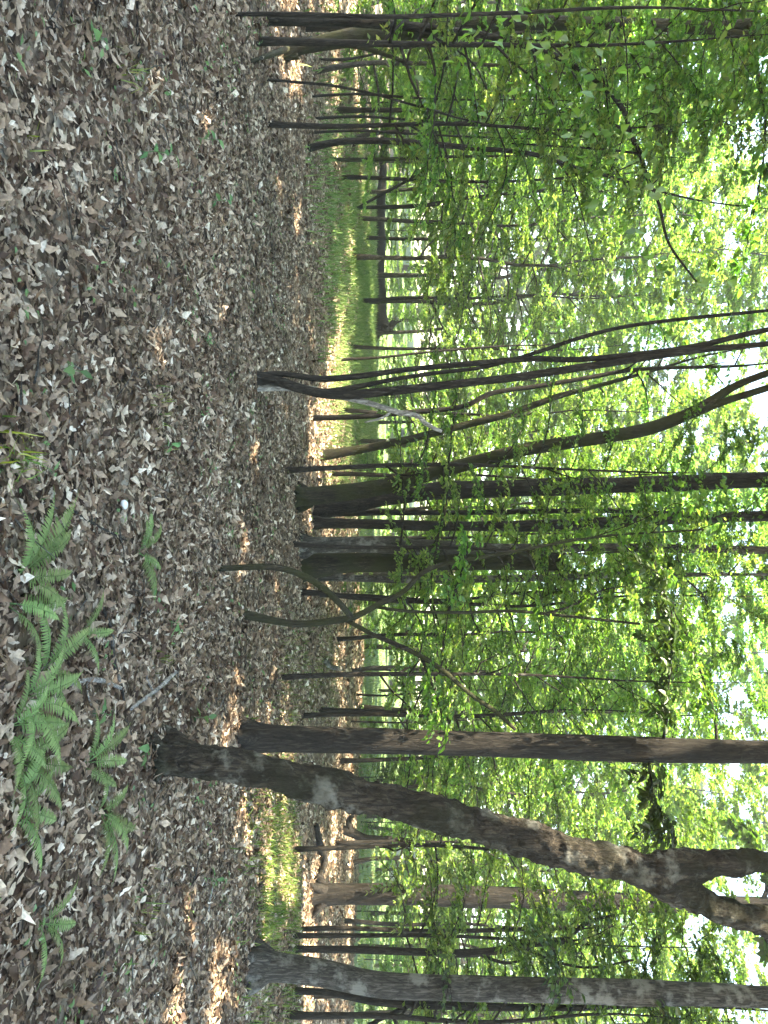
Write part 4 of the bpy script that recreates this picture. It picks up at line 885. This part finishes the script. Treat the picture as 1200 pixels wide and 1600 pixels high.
# white stone
h = ground_hit(788, 184); g = np.random.default_rng(3); bm_v = []
n1, n2 = 10, 14; vv = []; qq = []
for a_ in range(n1 + 1):
    for b_ in range(n2):
        ph = math.pi * a_ / n1; t_ = 2 * math.pi * b_ / n2; k = 1 + .08 * math.sin(3 * t_ + 1) * math.sin(ph) + .06 * math.sin(2 * ph + t_)
        vv.append((.026 * k * math.sin(ph) * math.cos(t_), .022 * k * math.sin(ph) * math.sin(t_), .019 * k * math.cos(ph)))
for a_ in range(n1):
    for b_ in range(n2): qq.append((a_ * n2 + b_, a_ * n2 + (b_ + 1) % n2, (a_ + 1) * n2 + (b_ + 1) % n2, (a_ + 1) * n2 + b_))
ms, t, out = new_mat('white_stone'); b_ = N(t, 'ShaderNodeBsdfPrincipled', Roughness=.7); no = N(t, 'ShaderNodeTexNoise', Scale=90.0); r = ramp(t, [(.3, (.62, .61, .58)), (.7, (.82, .82, .80))])
t.links.new(no.outputs[0], r.inputs[0]); t.links.new(r.outputs[0], b_.inputs['Base Color']); t.links.new(b_.outputs[0], out.inputs[0])
tag(obj('white_stone', mk_mesh('white_stone', vv, qq, mat=ms, smooth=True), None, h + np.array([0, 0, .035])), 'small round white stone lying on the leaves above the largest fern', 'stone')

# ------------------------------------------------------------------ small grey shed far beyond the trunks
def box(mb, x0, x1, y0, y1, z0, z1):
    Vb = [(x, y, z) for z in (z0, z1) for y in (y0, y1) for x in (x0, x1)]
    mb.add(Vb, [(0, 2, 3, 1), (4, 5, 7, 6), (0, 1, 5, 4), (2, 6, 7, 3), (0, 4, 6, 2), (1, 3, 7, 5)])
def plain(name, c, rough=.7):
    m, t, out = new_mat(name); b = N(t, 'ShaderNodeBsdfPrincipled', Roughness=rough); no = N(t, 'ShaderNodeTexNoise', Scale=6.0, Detail=4.0); r = ramp(t, [(.3, tuple(k * .8 for k in c)), (.7, tuple(k * 1.15 for k in c))])
    t.links.new(no.outputs[0], r.inputs[0]); t.links.new(r.outputs[0], b.inputs['Base Color']); t.links.new(b.outputs[0], out.inputs[0]); return m
M_SHED, M_SROOF, M_SDARK = plain('shed_wall', (.26, .28, .29)), plain('shed_roof', (.16, .17, .18)), plain('shed_opening', (.04, .045, .05), .3)
def shed(x, y, w_, d_, h_, label):
    z = float(gh(x, y)); o = empty('shed', (x, y, z), label, 'shed')
    mb = MB(); box(mb, -w_ / 2, w_ / 2, 0, d_, -.2, h_); obj('wall', mb.mesh('wall', M_SHED), o)
    mb = MB(); Vr = [(-w_ / 2 - .2, -.25, h_ - .02), (w_ / 2 + .2, -.25, h_ - .02), (w_ / 2 + .2, d_ / 2, h_ + .8), (-w_ / 2 - .2, d_ / 2, h_ + .8), (w_ / 2 + .2, d_ + .25, h_ - .02), (-w_ / 2 - .2, d_ + .25, h_ - .02)]
    mb.add(Vr, [(0, 1, 2, 3), (3, 2, 4, 5), (1, 0, 5, 4)], [(1, 4, 2), (0, 3, 5)]); obj('roof', mb.mesh('roof', M_SROOF), o)
    for xa in (-w_ * .28, w_ * .2):
        mb = MB(); box(mb, xa - .4, xa + .4, -.05, .02, h_ * .35, h_ * .8); wn = obj('window', mb.mesh('window', M_SDARK), o)
        mb = MB(); box(mb, xa - .46, xa + .46, -.08, -.052, h_ * .35 - .06, h_ * .35); obj('sill', mb.mesh('sill', M_SHED), wn)
shed((695 - 800) / FPX * 54, 54, 2.4, 2.4, 1.5, 'small grey shed glimpsed beyond the mossy leaning stem')
shed((1362 - 800) / FPX * 56, 56, 3.0, 3.0, 1.6, 'grey shed glimpsed beyond the ditch trunk')

# ------------------------------------------------------------------ damp summer air
HAZE = True
if HAZE:
    mb = MB(); box(mb, -110, 110, -12, 110, -2.5, 34)
    hz = obj('haze', mb.mesh('haze', None)); tag(hz, 'thin bright haze filling the air of the woods', 'haze', kind='stuff')
    m, t, out = new_mat('haze_air'); pv = N(t, 'ShaderNodeVolumePrincipled', Density=.0022, Anisotropy=.35); pv.inputs['Color'].default_value = (.92, .97, .93, 1)
    t.links.new(pv.outputs[0], out.inputs['Volume']); hz.data.materials.append(m)
